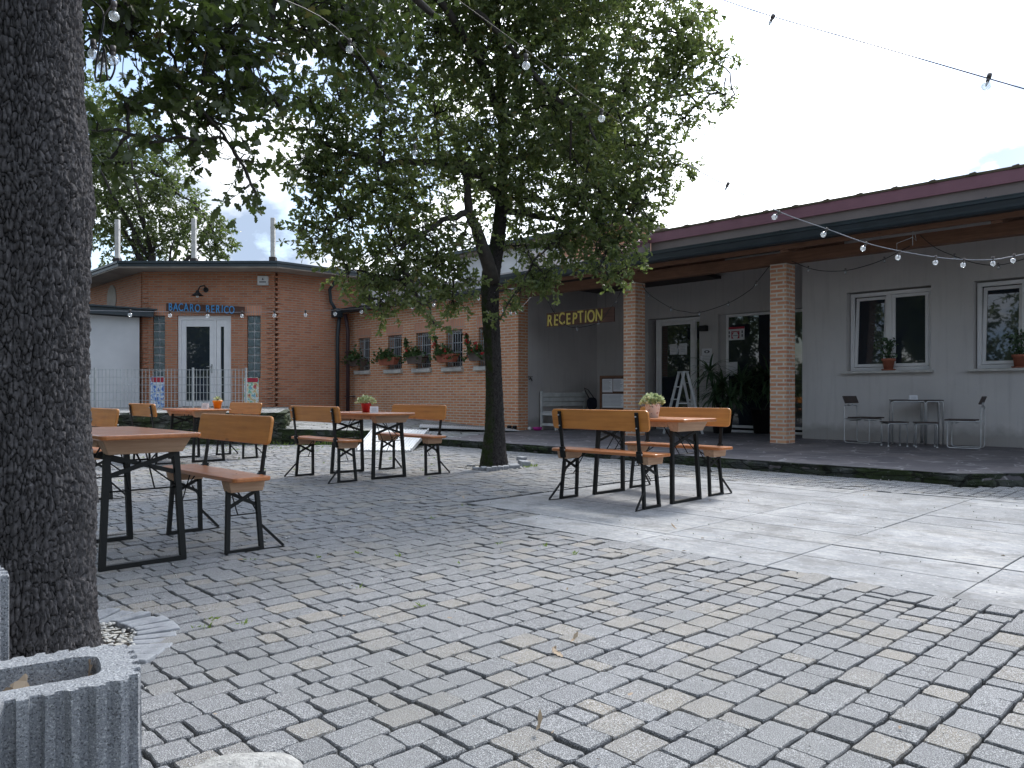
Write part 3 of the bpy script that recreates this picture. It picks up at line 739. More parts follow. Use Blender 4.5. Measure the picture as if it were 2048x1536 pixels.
# side facets
PA = XY(*Axy); PB = XY(*Bxy)
w.box(PA.x-.32, PA.x, PA.y+.10, T0+1.5, 0, 4.395)
w.box(PB.x-6, PB.x-.12, PB.y, PB.y+.3, 0, 4.395)
ab(w, 'wall', MAT['brick_dark'], ob)
# toothed corner bricks
m = MB()
for k in range(61):
    z = .1+k*.07
    if k % 2: m.box(Axy[0]-.20, Axy[0]-.055, -.035, .02, z, z+.052, MF); m.box(PA.x-.02, PA.x+.035, PA.y+.02, PA.y+.16, z, z+.052)
    else: m.box(Axy[0]-.13, Axy[0]+.0, -.012, .05, z, z+.052, MF)
    if k % 2: m.box(Bxy[0]+.02, Bxy[0]+.16, -.035, .02, z, z+.052, MF)
ab(m, 'corner_brickwork', MAT['brick_dark'], ob)
# soldier course over door
m = MB(); m.box(fx(303), fx(523), -.006, .02, gt+.002, gt+.27, MF); ab(m, 'lintel', MAT['lintel'], ob)
# roof slab
off = lambda P, a, b, d: (P[0]+d*a, P[1]+d*b)
d_ = .72
c_r = (Axy[0]+d_*.408, Axy[1]-d_); c_l = (Bxy[0]-d_*.408, Bxy[1]-d_)
er = XY(*c_r)+Vector((0, 4.6, 0)); el = XY(*c_l)+Vector((-7.5, 0, 0))
poly = [el, XY(*c_l), XY(*c_r), Vector((XY(*c_r).x, T0+2.2, 0)), Vector((XY(*c_r).x-3, T0+5, 0)), el+Vector((0, 5, 0))]
RZ = 4.40
m = MB(); m.prism([(p.x, p.y) for p in poly], RZ, RZ+.03); ab(m, 'soffit', MAT['soffit'], ob)
def inset(poly, k): 
    c = sum(poly, Vector())/len(poly); return [c+(p-c)*k for p in poly]
m = MB(); m.prism([(p.x, p.y) for p in inset(poly, 1.004)], RZ+.032, RZ+.115); m.prism([(p.x, p.y) for p in inset(poly, 1.012)], RZ+.117, RZ+.175); ab(m, 'roof_edge', MAT['gutter'], ob)
# door with narrow side leaf, glass-block strips
def facet_part(mb, name, mat, parent, **kw): return ab(mb, name, mat, parent, **kw)
m = MB(); f = .10; sp = fx(429)
m.box(d0+.01, d0+f, .05, .13, DB, gt, MF); m.box(d1-f, d1-.01, .05, .13, DB, gt, MF); m.box(d0+f, d1-f, .05, .13, gt-f*1.2, gt, MF)
m.box(sp-.03, sp+.03, .046, .13, DB, gt-f*1.2, MF)
dr = ab(m, 'door', MAT['upvc'], ob, bevel=.006)
for a, b, s_ in ((d0+f, sp-.03, .13), (sp+.03, d1-f, .12)):
    m = MB(); za, zb = DB+.02, gt-f*1.2-.005
    m.box(a+.004, a+s_, .06, .12, za, zb, MF); m.box(b-s_, b-.004, .06, .12, za, zb, MF); m.box(a+s_, b-s_, .06, .12, za, za+.14, MF); m.box(a+s_, b-s_, .06, .12, zb-.18, zb, MF)
    ab(m, 'leaf_frame', MAT['upvc'], ob, bevel=.005).parent = dr
    m = MB(); m.box(a+s_, b-s_, .085, .10, za+.14, zb-.18, MF); ab(m, 'pane', MAT['glass'], ob).parent = dr
m = MB(); hx = sp-.10; m.box(hx-.02, hx+.02, .045, .06, DB+.95, DB+1.2, MF); m.tube([MF @ Vector(p) for p in ((hx, .05, DB+1.13), (hx, 0, DB+1.13), (hx-.13, 0, DB+1.13))], .012); ab(m, 'handle', MAT['steel'], ob).parent = dr
for a, b in ((l0, l1), (r0, r1)):
    m = MB(); m.box(a, b, .09, .11, fz(757), gt, MF); gb = ab(m, 'glass_block_window', MAT['upvc'], ob)
    m = MB(); z0 = fz(757); n_ = 8; hh = (gt-z0)/n_
    for k in range(n_):
        for q in range(2):
            x = a+(b-a)*q/2; m.box(x+.014, x+(b-a)/2-.014, .04, .088, z0+k*hh+.016, z0+(k+1)*hh-.016, MF)
    ab(m, 'glass_blocks', MAT['glass_block'], ob, bevel=.012).parent = gb
# rainwater pipe: from roof corner into the wing's hopper and down
m = MB(); px, py = -19.80, T0-.62
m.tube([(-19.45, T0-.75, 4.38), (-19.62, T0-.75, 4.2), (-19.86, T0-.75, 4.05), (-19.88, T0-.7, 3.7), (-19.84, T0-.55, 3.45)], .05, 10); ab(m, 'downpipe', MAT['gutter'], ob)
m = MB(); m.tube([(-19.86, T0-.42, 3.35), (-19.88, T0-.44, 3.0), (-19.90, T0-.46, 2.7), (-19.90, T0-.46, .4)], .055, 10); ab(m, 'downpipe', MAT['gutter'], ob)
m = MB(); m.box(-19.98, -19.74, T0-.62, T0-.38, 3.25, 3.5); ab(m, 'rain_hopper', MAT['gutter'], ob)

# white annex at the far left
MA = Matrix.Translation(XY(-10.36, 21.3, 0))
ax = thing('white_annex', 'plain white rendered low annex with dark flat eaves, left of the brick bar', 'building', XY(-11.5, 21, TERR))
m = MB(); m.box(-4.5, 0, -6.5, .05, .3, 3.1, MA); ab(m, 'wall', MAT['white_wall'], ax)
m = MB(); m.box(-4.5, .30, -6.5, .32, 3.12, 3.30, MA); m.box(-4.5, .38, -6.5, .40, 3.302, 3.34, MA); ab(m, 'roof', MAT['gutter'], ax)

# distant building seen over the roofs
fb = thing('rear_building', 'taller pale plastered and brick building rising behind the reception roof', 'building', (-21, 22, 0))
sl, sm_, sr_ = at_t(915, 0, 22).x, at_t(1128, 0, 22).x, at_t(1262, 0, 22).x
m = MB(); m.box(sl, sm_, 22, 30, 0, 6.9); ab(m, 'wall', MAT['white_wall'], fb)
m = MB(); m.box(sm_+.002, sr_, 21.9, 30, 0, 6.9); ab(m, 'brick_wall', MAT['far_brick'], fb)
m = MB(); m.box(sl-.4, sr_+.15, 21.6, 31, 6.902, 7.0); m.box(sl-.45, sr_+.2, 21.5, 31.1, 7.002, 7.10); ab(m, 'roof', MAT['soffit'], fb)
m = MB(); m.box(sl-.45, sr_+.2, 21.4, 21.498, 6.98, 7.11); ab(m, 'gutter', MAT['gutter'], fb)
# ================================================================ beer benches and tables
def make_bench():
    root = thing('beer_bench', 'x', 'bench')
    m = MB(); m.prism(roundrect(1.20, .25, .035), .453, .481); m.build('seat', MAT['seat_wood'], root, bevel=.007)
    A = R(-9); MBk = Matrix.Translation((0, .128, .672)) @ Matrix.Rotation(A, 4, 'X')
    m = MB(); pr = roundrect(1.10, .185, .035, 5, 0, .0925)
    MP = MBk @ Matrix.Rotation(R(90), 4, 'X')
    m.prism(pr, -.012, .012, MP); m.build('backrest', MAT['orange_wood'], root, bevel=.007)
    for sx in (-1, 1):
        x = sx*.44
        m = MB(); m.bar((x, .118, .395), (x, .180, .835), .012, .034, (1,0,0)); m.bar((x, .122, .40), (x, .137, .50), .03, .046, (1,0,0))
        m.tube([(x-.022, .128, .47), (x+.022, .128, .47)], .024, 10)
        bs = m.build('back_support', MAT['black_metal'], root)
        m = MB()
        for z in (.70, .80): m.tube([(x, .170+(z-.7)*.13, z), (x, .186+(z-.7)*.13, z)], .006, 8)
        m.tube([(x-.028, .128, .47), (x+.028, .128, .47)], .007, 8); m.build('bolt', MAT['steel'], root).parent = bs
        m = MB(); xt, xb = sx*.445, sx*.475; w_ = .026
        m.bar((xt, -.092, .42), (xb, -.112, .012), w_, w_); m.bar((xt, .092, .42), (xb, .112, .012), w_, w_); m.bar((xb, -.125, .013), (xb, .125, .013), w_, .024)
        m.bar((xt-sx*.004, -.095, .385), (xt+sx*.004, .10, .285), .010, .022); m.bar((xt+sx*.010, .095, .385), (xt+sx*.016, -.10, .285), .010, .022)
        m.tube([(xt, -.10, .235), (xt, .10, .235)], .004, 6)
        lf = m.build('leg_frame', MAT['black_metal'], root)
        m = MB(); m.tube([(xt, .04, .34), (xt, .10, .24)], .0045, 6); m.tube([(xt, .0, .33), (xt-sx*.19, .0, .45)], .005, 6); m.tube([(xt, -.03, .235), (xt-sx*.15, -.03, .45)], .0045, 6); m.build('strut', MAT['black_metal'], root).parent = lf
        m = MB(); m.bar((xb, .112, .16), (xb+sx*.02, .255, .012), .012, .016); m.bar((xb, .12, .006), (xb+sx*.02, .262, .006), .014, .006); m.build('stabiliser', MAT['black_metal'], root).parent = lf
        m = MB(); m.add([(sx*.40, -.118, .452), (sx*.52, -.118, .452), (sx*.52, .118, .452), (sx*.40, .118, .452), (sx*.415, -.105, .385), (sx*.515, -.105, .385), (sx*.515, .105, .385), (sx*.415, .105, .385)],
                        [(0,1,2,3), (4,7,6,5), (0,4,5,1), (1,5,6,2), (2,6,7,3), (3,7,4,0)] if sx > 0 else [(3,2,1,0), (5,6,7,4), (1,5,4,0), (2,6,5,1), (3,7,6,2), (0,4,7,3)])
        m.build('end_block', MAT['raw_wood'], root, bevel=.003)
    return root
def make_table():
    root = thing('beer_table', 'x', 'table')
    m = MB(); m.prism(roundrect(1.24, .56, .045), .742, .770); m.build('tabletop', MAT['seat_wood'], root, bevel=.008)
    for y in (-.22, .22): m = MB(); m.box(-.4, .4, y-.015, y+.015, .695, .741); m.build('apron', MAT['raw_wood'], root)
    for sx in (-1, 1):
        m = MB(); xt, xb = sx*.425, sx*.45; w_ = .033
        m.bar((xt, -.19, .69), (xb, -.225, .014), w_, w_); m.bar((xt, .19, .69), (xb, .225, .014), w_, w_); m.bar((xb, -.241, .015), (xb, .241, .015), w_, .028)
        m.bar((xt-sx*.006, -.19, .645), (xt+sx*.002, .205, .525), .012, .026); m.bar((xt+sx*.012, .19, .645), (xt+sx*.018, -.205, .525), .012, .026)
        m.tube([(xt, -.205, .44), (xt, .205, .44)], .005, 6)
        lf = m.build('leg_frame', MAT['black_metal'], root)
        m = MB(); m.tube([(xt, .02, .59), (xt+sx*.01, .205, .44)], .005, 6); m.tube([(xt, 0, .585), (xt-sx*.24, 0, .735)], .006, 6); m.tube([(xt, -.07, .44), (xt-sx*.2, -.07, .735)], .005, 6); m.tube([(xt, .07, .44), (xt-sx*.2, .07, .735)], .005, 6)
        m.build('strut', MAT['black_metal'], root).parent = lf
        m = MB(); P = [(sx*.40, .245, .741), (sx*.53, .245, .741), (sx*.50, .205, .655), (sx*.42, .205, .655)]
        vs = []
        for (x, y, z) in P: vs += [(x, -y, z), (x, y, z)]
        fs = [(0,2,3,1), (4,6,7,5), (0,4,5,1)[::-1], (2,3,5,4), (6,0,1,7)]
        fs = [(0,1,3,2), (4,5,7,6), (2,3,5,4), (0,6,7,1), (0,2,4,6), (1,7,5,3)]
        if sx < 0: fs = [f[::-1] for f in fs]
        m.add(vs, fs); m.build('end_block', MAT['raw_wood'], root, bevel=.004)
    return root
GB, GT = 'orange wooden beer benches with backrests', 'orange wooden beer tables'
bench0 = make_bench(); table0 = make_table(); used = {}
def put(proto, x, y, rz, label, group):
    o = proto if proto.name not in used else copy_tree(proto)
    used[proto.name] = 1; o.location = (x, y, 0); o.rotation_euler = (0, 0, rz); o['label'] = label; o['group'] = group
    return o
put(bench0, -5.12, 2.19, R(0), 'orange bench in the left foreground, seen from the front beside the empty table', GB)
put(table0, -5.15, 1.60, R(.5), 'empty varnished beer table in the left foreground, partly behind the big dark trunk', GT)
put(bench0, -8.32, 2.28, R(-1), 'orange bench whose backrest end peeks out behind the big dark trunk', GB)
put(bench0, -7.97, 4.745, R(180), 'orange bench showing its back at the table with the red flower pot', GB)
put(table0, -7.97, 5.33, R(0), 'beer table carrying a red flower pot and white card in the middle of the yard', GT)
put(bench0, -7.93, 5.93, R(1), 'orange bench showing its front, before the metal ramp, beside the red pot table', GB)
put(bench0, -4.41, 5.55, R(180.5), 'orange bench showing its back, standing on the pale slabs', GB)
put(table0, -4.40, 6.115, R(0), 'beer table with a white patterned flower pot standing on the pale slabs', GT)
put(bench0, -4.46, 6.70, R(-.5), 'orange bench showing its front behind the table with the patterned pot', GB)
put(bench0, -11.65, 4.10, R(179), 'orange bench showing its back at the far left table by the stone wall', GB)
put(table0, -11.65, 4.73, R(0), 'beer table farthest left with an orange flower pot, in front of the stone wall', GT)
put(bench0, -11.78, 5.42, R(0), 'orange bench showing its front below the fence, beside the orange pot table', GB)
put(bench0, -.33, 4.54, R(0), 'bench at the right edge of the picture of which only a seat corner shows', GB)

# ---------------------------------------------------------------- things on the tables
OAK = [(0,0),(.10,.035),(.22,.17),(.30,.10),(.46,.26),(.54,.15),(.70,.27),(.79,.16),(.92,.14),(1,0)]
OAK2 = [(0,0),(.28,.19),(.42,.13),(.72,.26),(1,0)]
OVAL = [(0,0),(.25,.2),(.6,.22),(1,0)]
def leaves(name, C, D, size, mat, outline=OAK2, parent=None, fold=.35, curl=.25, width=1.0, rnd=None, N=None):
    n_ = len(C); half = outline
    pts = [(x, y) for x, y in half]+[(x, -y) for x, y in half[-2:0:-1]]
    px = np.array([p[0] for p in pts]); py = np.array([p[1] for p in pts])*width; k = len(pts)
    D = D/np.linalg.norm(D, axis=1, keepdims=True)
    Rv = rng.normal(size=(n_, 3)) if N is None else N
    Sd = np.cross(D, Rv); Sd /= np.linalg.norm(Sd, axis=1, keepdims=True)+1e-9; Nn = np.cross(Sd, D)
    cu = rng.normal(0, curl, (n_, 1)); fo = np.abs(rng.normal(0, fold, (n_, 1)))
    size = np.asarray(size).reshape(n_, 1, 1)
    h = cu*px[None]**2+fo*np.abs(py)[None]
    V = C[:, None]+size*(D[:, None]*px[None, :, None]+Sd[:, None]*py[None, :, None]+Nn[:, None]*h[:, :, None])
    r = rng.random(n_) if rnd is None else rnd
    return fastmesh(name, V.reshape(-1, 3), np.arange(n_*k), np.full(n_, k), mat, {'rnd': np.repeat(r, k)}, parent)
def mound(name, c, r, n_, size, mat, parent, sq=.8, outline=OVAL, up=.6):
    P = rng.normal(size=(n_, 3)); P /= np.linalg.norm(P, axis=1, keepdims=True); P[:, 2] = np.abs(P[:, 2])*1.0-.15
    rad = r*(.55+.45*rng.random((n_, 1))); C = np.array(c)+P*rad*np.array([1, 1, sq])
    D = P+rng.normal(0, .5, (n_, 3))+np.array([0, 0, up])
    return leaves(name, C, D, size*(.7+.6*rng.random(n_)), mat, outline, parent, width=1.3)
def flowerpot(loc, label, potmat, prof, mr, msize, ms=420, cat='flower pot', mmat='leaf_pale', sq=.8, group=None):
    t = thing('flower_pot', label, cat, loc, 0, group)
    m = MB(); m.lathe(prof, 28); m.build('pot', MAT[potmat], t)
    top = prof[-1][1] if prof[-1][0] > .02 else prof[-3][1]
    zt = max(p[1] for p in prof); rt = max(p[0] for p in prof)
    m = MB(); m.lathe([(rt*.86, zt-.018), (rt*.5, zt-.012)], 20); m.build('soil', MAT['soil'], t)
    mound('plant', (0, 0, zt+.01), mr, ms, msize, MAT[mmat], t, sq)
    m = MB()
    for k in range(9):
        a = random.random()*6.28; m.tube([(0, 0, zt-.02), (.4*mr*math.cos(a), .4*mr*math.sin(a), zt+.03), (.7*mr*math.cos(a), .7*mr*math.sin(a), zt+.06)], .0022, 5)
    m.build('stems', MAT['leaf_plant'], t)
    return t
TZ = .7702
q = XY(1.352, 7.40); flowerpot((q.x, q.y, TZ), 'white patterned pot with a round pale green plant on the right table', 'pot_pattern', [(.050, 0), (.054, .0), (.074, .125), (.078, .13), (.072, .13), (.068, .105)], .105, .034, 600)
q = XY(-1.785, 9.42); flowerpot((q.x, q.y, TZ), 'glossy red pot with pale leaves on the middle table', 'red_pot', [(.040, 0), (.046, .0), (.064, .10), (.070, .112), (.063, .112), (.058, .09)], .105, .036, 260, sq=.75)
q = XY(-4.47, 11.69); flowerpot((q.x, q.y, TZ), 'orange pot with a small sprout on the far left table', 'orange_pot', [(.045, 0), (.050, .0), (.064, .095), (.072, .095), (.072, .125), (.065, .125), (.06, .1)], .05, .03, 50)
def tent_card(loc, w, h, rz, label):
    m = MB(); d = .03
    m.add([(-w/2, -d, 0), (w/2, -d, 0), (w/2, -.002, h), (-w/2, -.002, h), (-w/2, d, 0), (w/2, d, 0), (w/2, .002, h), (-w/2, .002, h)], [(0,1,2,3), (5,4,7,6), (3,2,6,7), (0,4,5,1), (0,3,7,4), (1,5,6,2)])
    t = thing('table_card', label, 'card', loc, rz, 'folded white cards on the tables'); m.build('card', MAT['paper'], t)
    m = MB()
    for k in range(4): zz = h*(.25+.15*k); y = -d+(d-.002)*zz/h-.002; m.box(-w*.3, w*.3*(1-.2*(k % 2)), y-.001, y, zz, zz+h*.035)
    m.build('printing', MAT['ink_grey'], t); return t
q = XY(-1.65, 9.22); tent_card((q.x, q.y, TZ), .098, .075, CAMROT+.15, 'white folded card beside the red pot on the middle table')
q = XY(-4.60, 11.55); tent_card((q.x, q.y, TZ), .10, .085, CAMROT-.1, 'white folded card beside the orange pot on the far left table')

# ---------------------------------------------------------------- bistro set in the porch
def rloop(pts, r, mat_r=.011, n=5):                  # round the corners of a polyline
    out = [Vector(pts[0])]
    for i in range(1, len(pts)-1):
        p0_, p1_, p2_ = Vector(pts[i-1]), Vector(pts[i]), Vector(pts[i+1])
        a = p1_+(p0_-p1_).normalized()*r; b = p1_+(p2_-p1_).normalized()*r
        for k in range(n+1):
            f = k/n; out.append(a*(1-f)**2+p1_*2*f*(1-f)+b*f*f)
    return out+[Vector(pts[-1])]
def bistro_chair(loc, rz, label):                    # faces local +x
    t = thing('garden_chair', label, 'chair', loc, rz, 'tube framed chairs with dark seats')
    m = MB()
    for y in (-.2, .2):
        m.tube(rloop([(.05, y, .43), (.46, y, .43), (.46, y, .012), (0, y, .012), (0, y, .66), (-.0, 0, .66)], .05), .0105, 8)
    m.tube([(0, -.2, .43), (.1, -.2, .43)], .009, 6); m.tube([(0, .2, .43), (.1, .2, .43)], .009, 6)
    m.tube([(-.005, -.06, .66), (-.0, -.06, .74)], .009, 6); m.tube([(-.005, .06, .66), (0, .06, .74)], .009, 6)
    m.tube([(.08, -.2, .40), (.08, .2, .40)], .008, 6); m.tube([(.36, -.2, .40), (.36, .2, .40)], .008, 6)
    m.build('frame', MAT['steel'], t)
    m = MB(); m.box(.07, .50, -.215, .215, .441, .462); m.build('seat', MAT['dark_slate_seat'], t, bevel=.006)
    MM = Matrix.Translation((.0, 0, .76)) @ Matrix.Rotation(R(-22), 4, 'Y')
    m = MB(); m.box(-.011, .011, -.21, .21, -.065, .07, MM); m.build('backrest', MAT['dark_slate_seat'], t, bevel=.006)
    return t
q = at_z(1722, 886, PZ); bistro_chair((q.x-.18, q.y+.0, PZ), R(-9), 'dark seated tube chair left of the small porch table')
q = at_z(1948, 897, PZ); bistro_chair((q.x+.12, q.y-.0, PZ), R(187), 'dark seated tube chair right of the small porch table')
def stool(loc, rz, label):
    t = thing('stool', label, 'stool', loc, rz, 'low square stools'); m = MB()
    for y in (-.14, .14): m.tube(rloop([(-.15, y, .014), (-.15, y, .38), (.15, y, .38), (.15, y, .014)], .04), .0105, 8)
    m.tube([(-.1, -.14, .375), (-.1, .14, .375)], .008, 6); m.tube([(.1, -.14, .375), (.1, .14, .375)], .008, 6); m.build('frame', MAT['steel'], t)
    m = MB(); m.box(-.17, .17, -.165, .165, .391, .408); m.build('seat', MAT['dark_slate_seat'], t, bevel=.005)
    m = MB(); 
    for x in (-.15, .15):
        for y in (-.14, .14): m.lathe([(.014, 0), (.015, .02)], 8, (x, y, 0))
    m.build('rubber_foot', MAT['white_paint'], t); return t
q = at_z(1783, 893, PZ); stool((q.x, q.y+.12, PZ), CAMROT-R(4), 'low dark stool in front of the porch table, left of the pair')
q = at_z(1846, 895, PZ); stool((q.x, q.y+.12, PZ), CAMROT-R(22), 'low dark stool in front of the porch table, right of the pair')
q = at_z(1829, 889, PZ)
t = thing('small_table', 'small steel tube folding table under the first porch window', 'table', (q.x, q.y, PZ), CAMROT-R(20))
for k, (xa, xb) in enumerate(((-.36, .13), (.15, .40))):
    m = MB(); 
    for y in (-.20, .22): m.tube(rloop([(xa, y, .014), (xa, y, .735), (xb, y, .735), (xb, y, .014)], .045), .0125, 8)
    m.tube([(xa, -.20, .05), (xa, .22, .05)], .009, 6); m.build('leg_frame', MAT['steel'], t)
m = MB(); m.box(-.37, .41, -.215, .235, .749, .764); m.build('tabletop', MAT['dark_slate_seat'], t, bevel=.004)
q = t.location; tent_card((q.x+.02, q.y-.12, PZ+.765), .13, .075, CAMROT-.2, 'white card standing on the small steel porch table')

# window sill pots
for uu, wn_, lb in ((1777, win1, 'terracotta pot with a dark spindly plant on the sill of the left porch window'), (2040, win2, 'terracotta pot with a bushy plant on the right porch window sill')):
    q = at_t(uu, 739, T1-.0)
    t = thing('sill_pot', lb, 'plant pot', (q.x, T1-.0, wn_[2]), 0, 'terracotta pots on the porch window sills')
    m = MB(); m.lathe([(.075, .012), (.10, .17), (.115, .17), (.115, .215), (.10, .215), (.095, .18)], 24); m.build('pot', MAT['terracotta'], t)
    m = MB(); m.lathe([(.10, 0), (.125, .02), (.12, .024), (.09, .012)], 24); m.build('saucer', MAT['terracotta'], t)
    m = MB(); m.lathe([(.09, .195), (.03, .205)], 16); m.build('soil', MAT['soil'], t)
    nl = 150; C = np.zeros((nl, 3)); tt = rng.random(nl); C[:, 0] = rng.normal(0, .04+.05*tt); C[:, 1] = rng.normal(0, .03+.03*tt); C[:, 2] = .21+tt*.36
    leaves('plant', C, rng.normal(size=(nl, 3)), .05+.03*rng.random(nl), MAT['leaf_yucca'], OVAL, t, width=1.2)
    m = MB(); 
    for k in range(4): m.tube([(0, 0, .2), (random.gauss(0, .03), 0, .4), (random.gauss(0, .05), 0, .56)], .004, 5)
    m.build('stems', MAT['twig'], t)

# ---------------------------------------------------------------- porch: ladder, bench, easel board, notices, plants
q = at_z(1366, 868, PZ)
t = thing('step_ladder', 'white folding step ladder standing open in front of the glass door', 'ladder', (q.x, q.y, PZ), CAMROT+R(12))
for sx in (-1, 1):
    m = MB()
    for sy in (-1, 1): m.bar((sx*.36, sy*.19, .0), (sx*.035, sy*.13, 1.33), .028, .05, (1,0,0))
    if sx < 0:
        for k in range(4): f = (k+.8)/5; x = sx*(.36-.325*f); m.box(x-.035, x+.035, -.185+.05*f, .185-.05*f, 1.33*f-.01, 1.33*f+.012)
    else:
        for f in (.12, .55): x = sx*(.36-.325*f); m.bar((x, -.18, 1.33*f), (x, .18, 1.33*f), .02, .03)
    m.build('side_frame', MAT['white_paint'], t, bevel=.003)
m = MB(); m.box(-.07, .07, -.15, .15, 1.325, 1.345); m.build('top_cap', MAT['white_paint'], t, bevel=.004)
m = MB(); m.bar((-.20, -.18, .66), (.20, -.18, .66), .008, .02); m.build('spreader', MAT['white_paint'], t)

b0, b1 = at_s(1083, 0, SA_+.12).y, at_s(1172, 0, SA_+.12).y
t = thing('slatted_bench', 'pale grey slatted wooden bench against the side wall under the RECEPTION sign', 'bench', (SA_+.32, (b0+b1)/2, PZ), R(90))
Lb = (b1-b0); 
for k in range(3):
    m = MB(); m.box(-Lb/2, Lb/2, .185, .21, .56+.115*k, .56+.115*k+.10); m.build('back_slat', MAT['grey_green'], t, bevel=.004)
for k in range(4): m = MB(); m.box(-Lb/2, Lb/2, -.28+.11*k, -.28+.11*k+.095, .42, .445); m.build('seat_slat', MAT['grey_green'], t, bevel=.004)
for sx in (-1, 1):
    m = MB(); x = sx*(Lb/2-.04); m.box(x-.035, x+.035, .212, .25, 0, .93); m.box(x-.035, x+.035, -.27, -.22, 0, .418); m.box(x-.03, x+.03, -.218, .21, .35, .415); m.box(x-.03, x+.03, -.218, .21, .10, .16); m.build('side_frame', MAT['grey_green'], t, bevel=.004)
m = MB(); m.box(-Lb/2+.08, Lb/2-.08, -.262, -.235, .13, .19); m.build('stretcher', MAT['grey_green'], t)
# dark bag hung on the bench end
t2 = thing('shoulder_bag', 'dark blue bag with a long strap hanging at the far end of the slatted bench', 'bag', (SA_+.30, b1+.02, PZ+.46))
m = MB(); m.prism(roundrect(.24, .30, .09, 6, 0, .16), -.06, .06, Matrix.Rotation(R(90), 4, 'X') @ Matrix.Rotation(R(0), 4, 'Z')); o = m.build('bag_body', MAT['bag'], t2, bevel=.03)
o.rotation_euler = (0, 0, R(50))
m = MB(); m.tube([(-.07, -.02, .28), (-.12, -.10, .45), (-.14, -.14, .55), (-.08, -.05, .50), (.05, .03, .28)], .013, 6); m.build('strap', MAT['bag'], t2)

q = atY(1226, 0, 18.4)
t = thing('notice_easel', 'wooden standing notice board holding printed sheets, left of the middle pillar', 'notice board', (q.x, q.y, PZ), R(8))
m = MB(); m.box(-.36, -.31, -.02, .02, .28, 1.30); m.box(.31, .36, -.02, .02, .28, 1.30); m.box(-.31, .31, -.02, .02, 1.25, 1.30); m.box(-.31, .31, -.02, .02, .44, .50); m.bar((-.30, .02, 1.2), (-.30, .35, 0), .03, .03); m.bar((.30, .02, 1.2), (.30, .35, 0), .03, .03); m.box(-.36, -.31, -.02, .02, 0, .28); m.box(.31, .36, -.02, .02, 0, .28); m.build('frame', MAT['beam'], t, bevel=.003)
m = MB(); m.box(-.31, .31, -.004, .010, .50, 1.25); m.build('panel', MAT['darkwood'], t)
for (x0, x1, z0, z1) in ((-.29, -.01, .90, 1.22), (.01, .29, .92, 1.22), (-.29, .29, .53, .86)):
    m = MB(); m.box(x0, x1, -.008, -.005, z0, z1); pp = m.build('sheet', MAT['paper'], t)
    m = MB()
    for k in range(9):
        z = z1-.035-(z1-z0-.06)*k/9; m.box(x0+.02, x1-.02-.08*random.random(), -.0095, -.0085, z, z+.010)
    m.build('printing', MAT['ink_grey'], t).parent = pp

def notice(u0, u1, v0, v1, plane, label, mat='paper', lines=5, name='paper_notice', cat='notice', group='paper notices on the porch wall and glass', xform=None, ink='ink_grey', d=.004):
    if xform is None:
        a = at_t(u0, v1, plane); b = at_t(u1, v0, plane); W_ = b.x-a.x; H = at_t((u0+u1)/2, v0, plane).z-at_t((u0+u1)/2, v1, plane).z
        loc = Vector((a.x, plane, at_t((u0+u1)/2, v1, plane).z)); rz = 0
    else:
        Y = xform; loc = atY(u0, v1, Y); W_ = (u1-u0)/F*Y; H = (v1-v0)/F*Y; rz = CAMROT
    t = thing(name, label, cat, loc, rz, group)
    m = MB(); m.box(0, W_, -d, 0, 0, H); m.build('sheet', MAT[mat], t)
    if lines:
        m = MB()
        for k in range(lines):
            z = H*(.86-.72*k/max(1, lines)); x0 = W_*(.14+.08*random.random()); m.box(x0, W_-x0, -d-.0015, -d, z, z+H*.03)
        m.build('printing', MAT[ink], t)
    return t, W_, H
yd = T2+.17
notice(1340, 1354, 688, 709, yd, 'white paper taped inside the glass door, left of the pair')
notice(1358, 1374, 687, 709, yd, 'white paper taped inside the glass door, right of the pair')
notice(1401, 1426, 711, 731, T2-.002, 'printed white sheet on the wall right of the glass door', lines=5, ink='ink')
tt_, W_, H_ = notice(1404, 1424, 697, 710, T2-.002, 'small white plate with an oval emblem above the printed sheet beside the door', lines=0, name='emblem_plate', cat='sign', group=None)
m = MB(); m.prism([(W_/2+.075*math.cos(a*math.pi/8), H_/2+.035*math.sin(a*math.pi/8)) for a in range(16)], -.001, .001, Matrix.Translation((0, -.005, 0)) @ Matrix.Rotation(R(90), 4, 'X')); m.build('emblem', MAT['ink'], tt_)
m = MB(); m.prism([(W_/2+.03*math.cos(a*math.pi/8), H_/2+.018*math.sin(a*math.pi/8)) for a in range(16)], -.001, .001, Matrix.Translation((0, -.0075, 0)) @ Matrix.Rotation(R(90), 4, 'X')); m.build('emblem_centre', MAT['paper'], tt_)
notice(1408, 1418, 737, 745, T2-.002, 'small pale switch plate low on the wall right of the glass door', lines=1, name='switch_plate', cat='switch', group=None, d=.02)
notice(1457, 1475, 724, 751, T2+.11, 'white sheet stuck low on the tall porch glazing', lines=0)
tt_, W_, H_ = notice(1454, 1489, 654, 680, T2+.11, 'red and white safety notice stuck high on the tall porch glazing', lines=0, name='safety_notice', group=None)
m = MB(); m.box(0, W_, -.006, -.0045, H_*.84, H_*1.0); m.box(W_*.26, W_*.72, -.006, -.0045, H_*.12, H_*.68); m.build('red_panel', MAT['red_print'], tt_)
m = MB(); m.prism([(W_*.49+.075*math.cos(a*math.pi/9), H_*.34+.075*math.sin(a*math.pi/9)) for a in range(18)], -.001, .001, Matrix.Translation((0, -.008, 0)) @ Matrix.Rotation(R(90), 4, 'X')); 
m.box(W_*.30, W_*.68, -.009, -.0065, H_*.585, H_*.62); m.build('white_disc', MAT['paper'], tt_)
m = MB()
for x in (.10, .84):
    for z in (.22, .50): m.box(W_*x, W_*x+.03, -.006, -.0045, H_*z, H_*z+.06)
m.box(W_*.36, W_*.62, -.0105, -.0092, H_*.32, H_*.36)
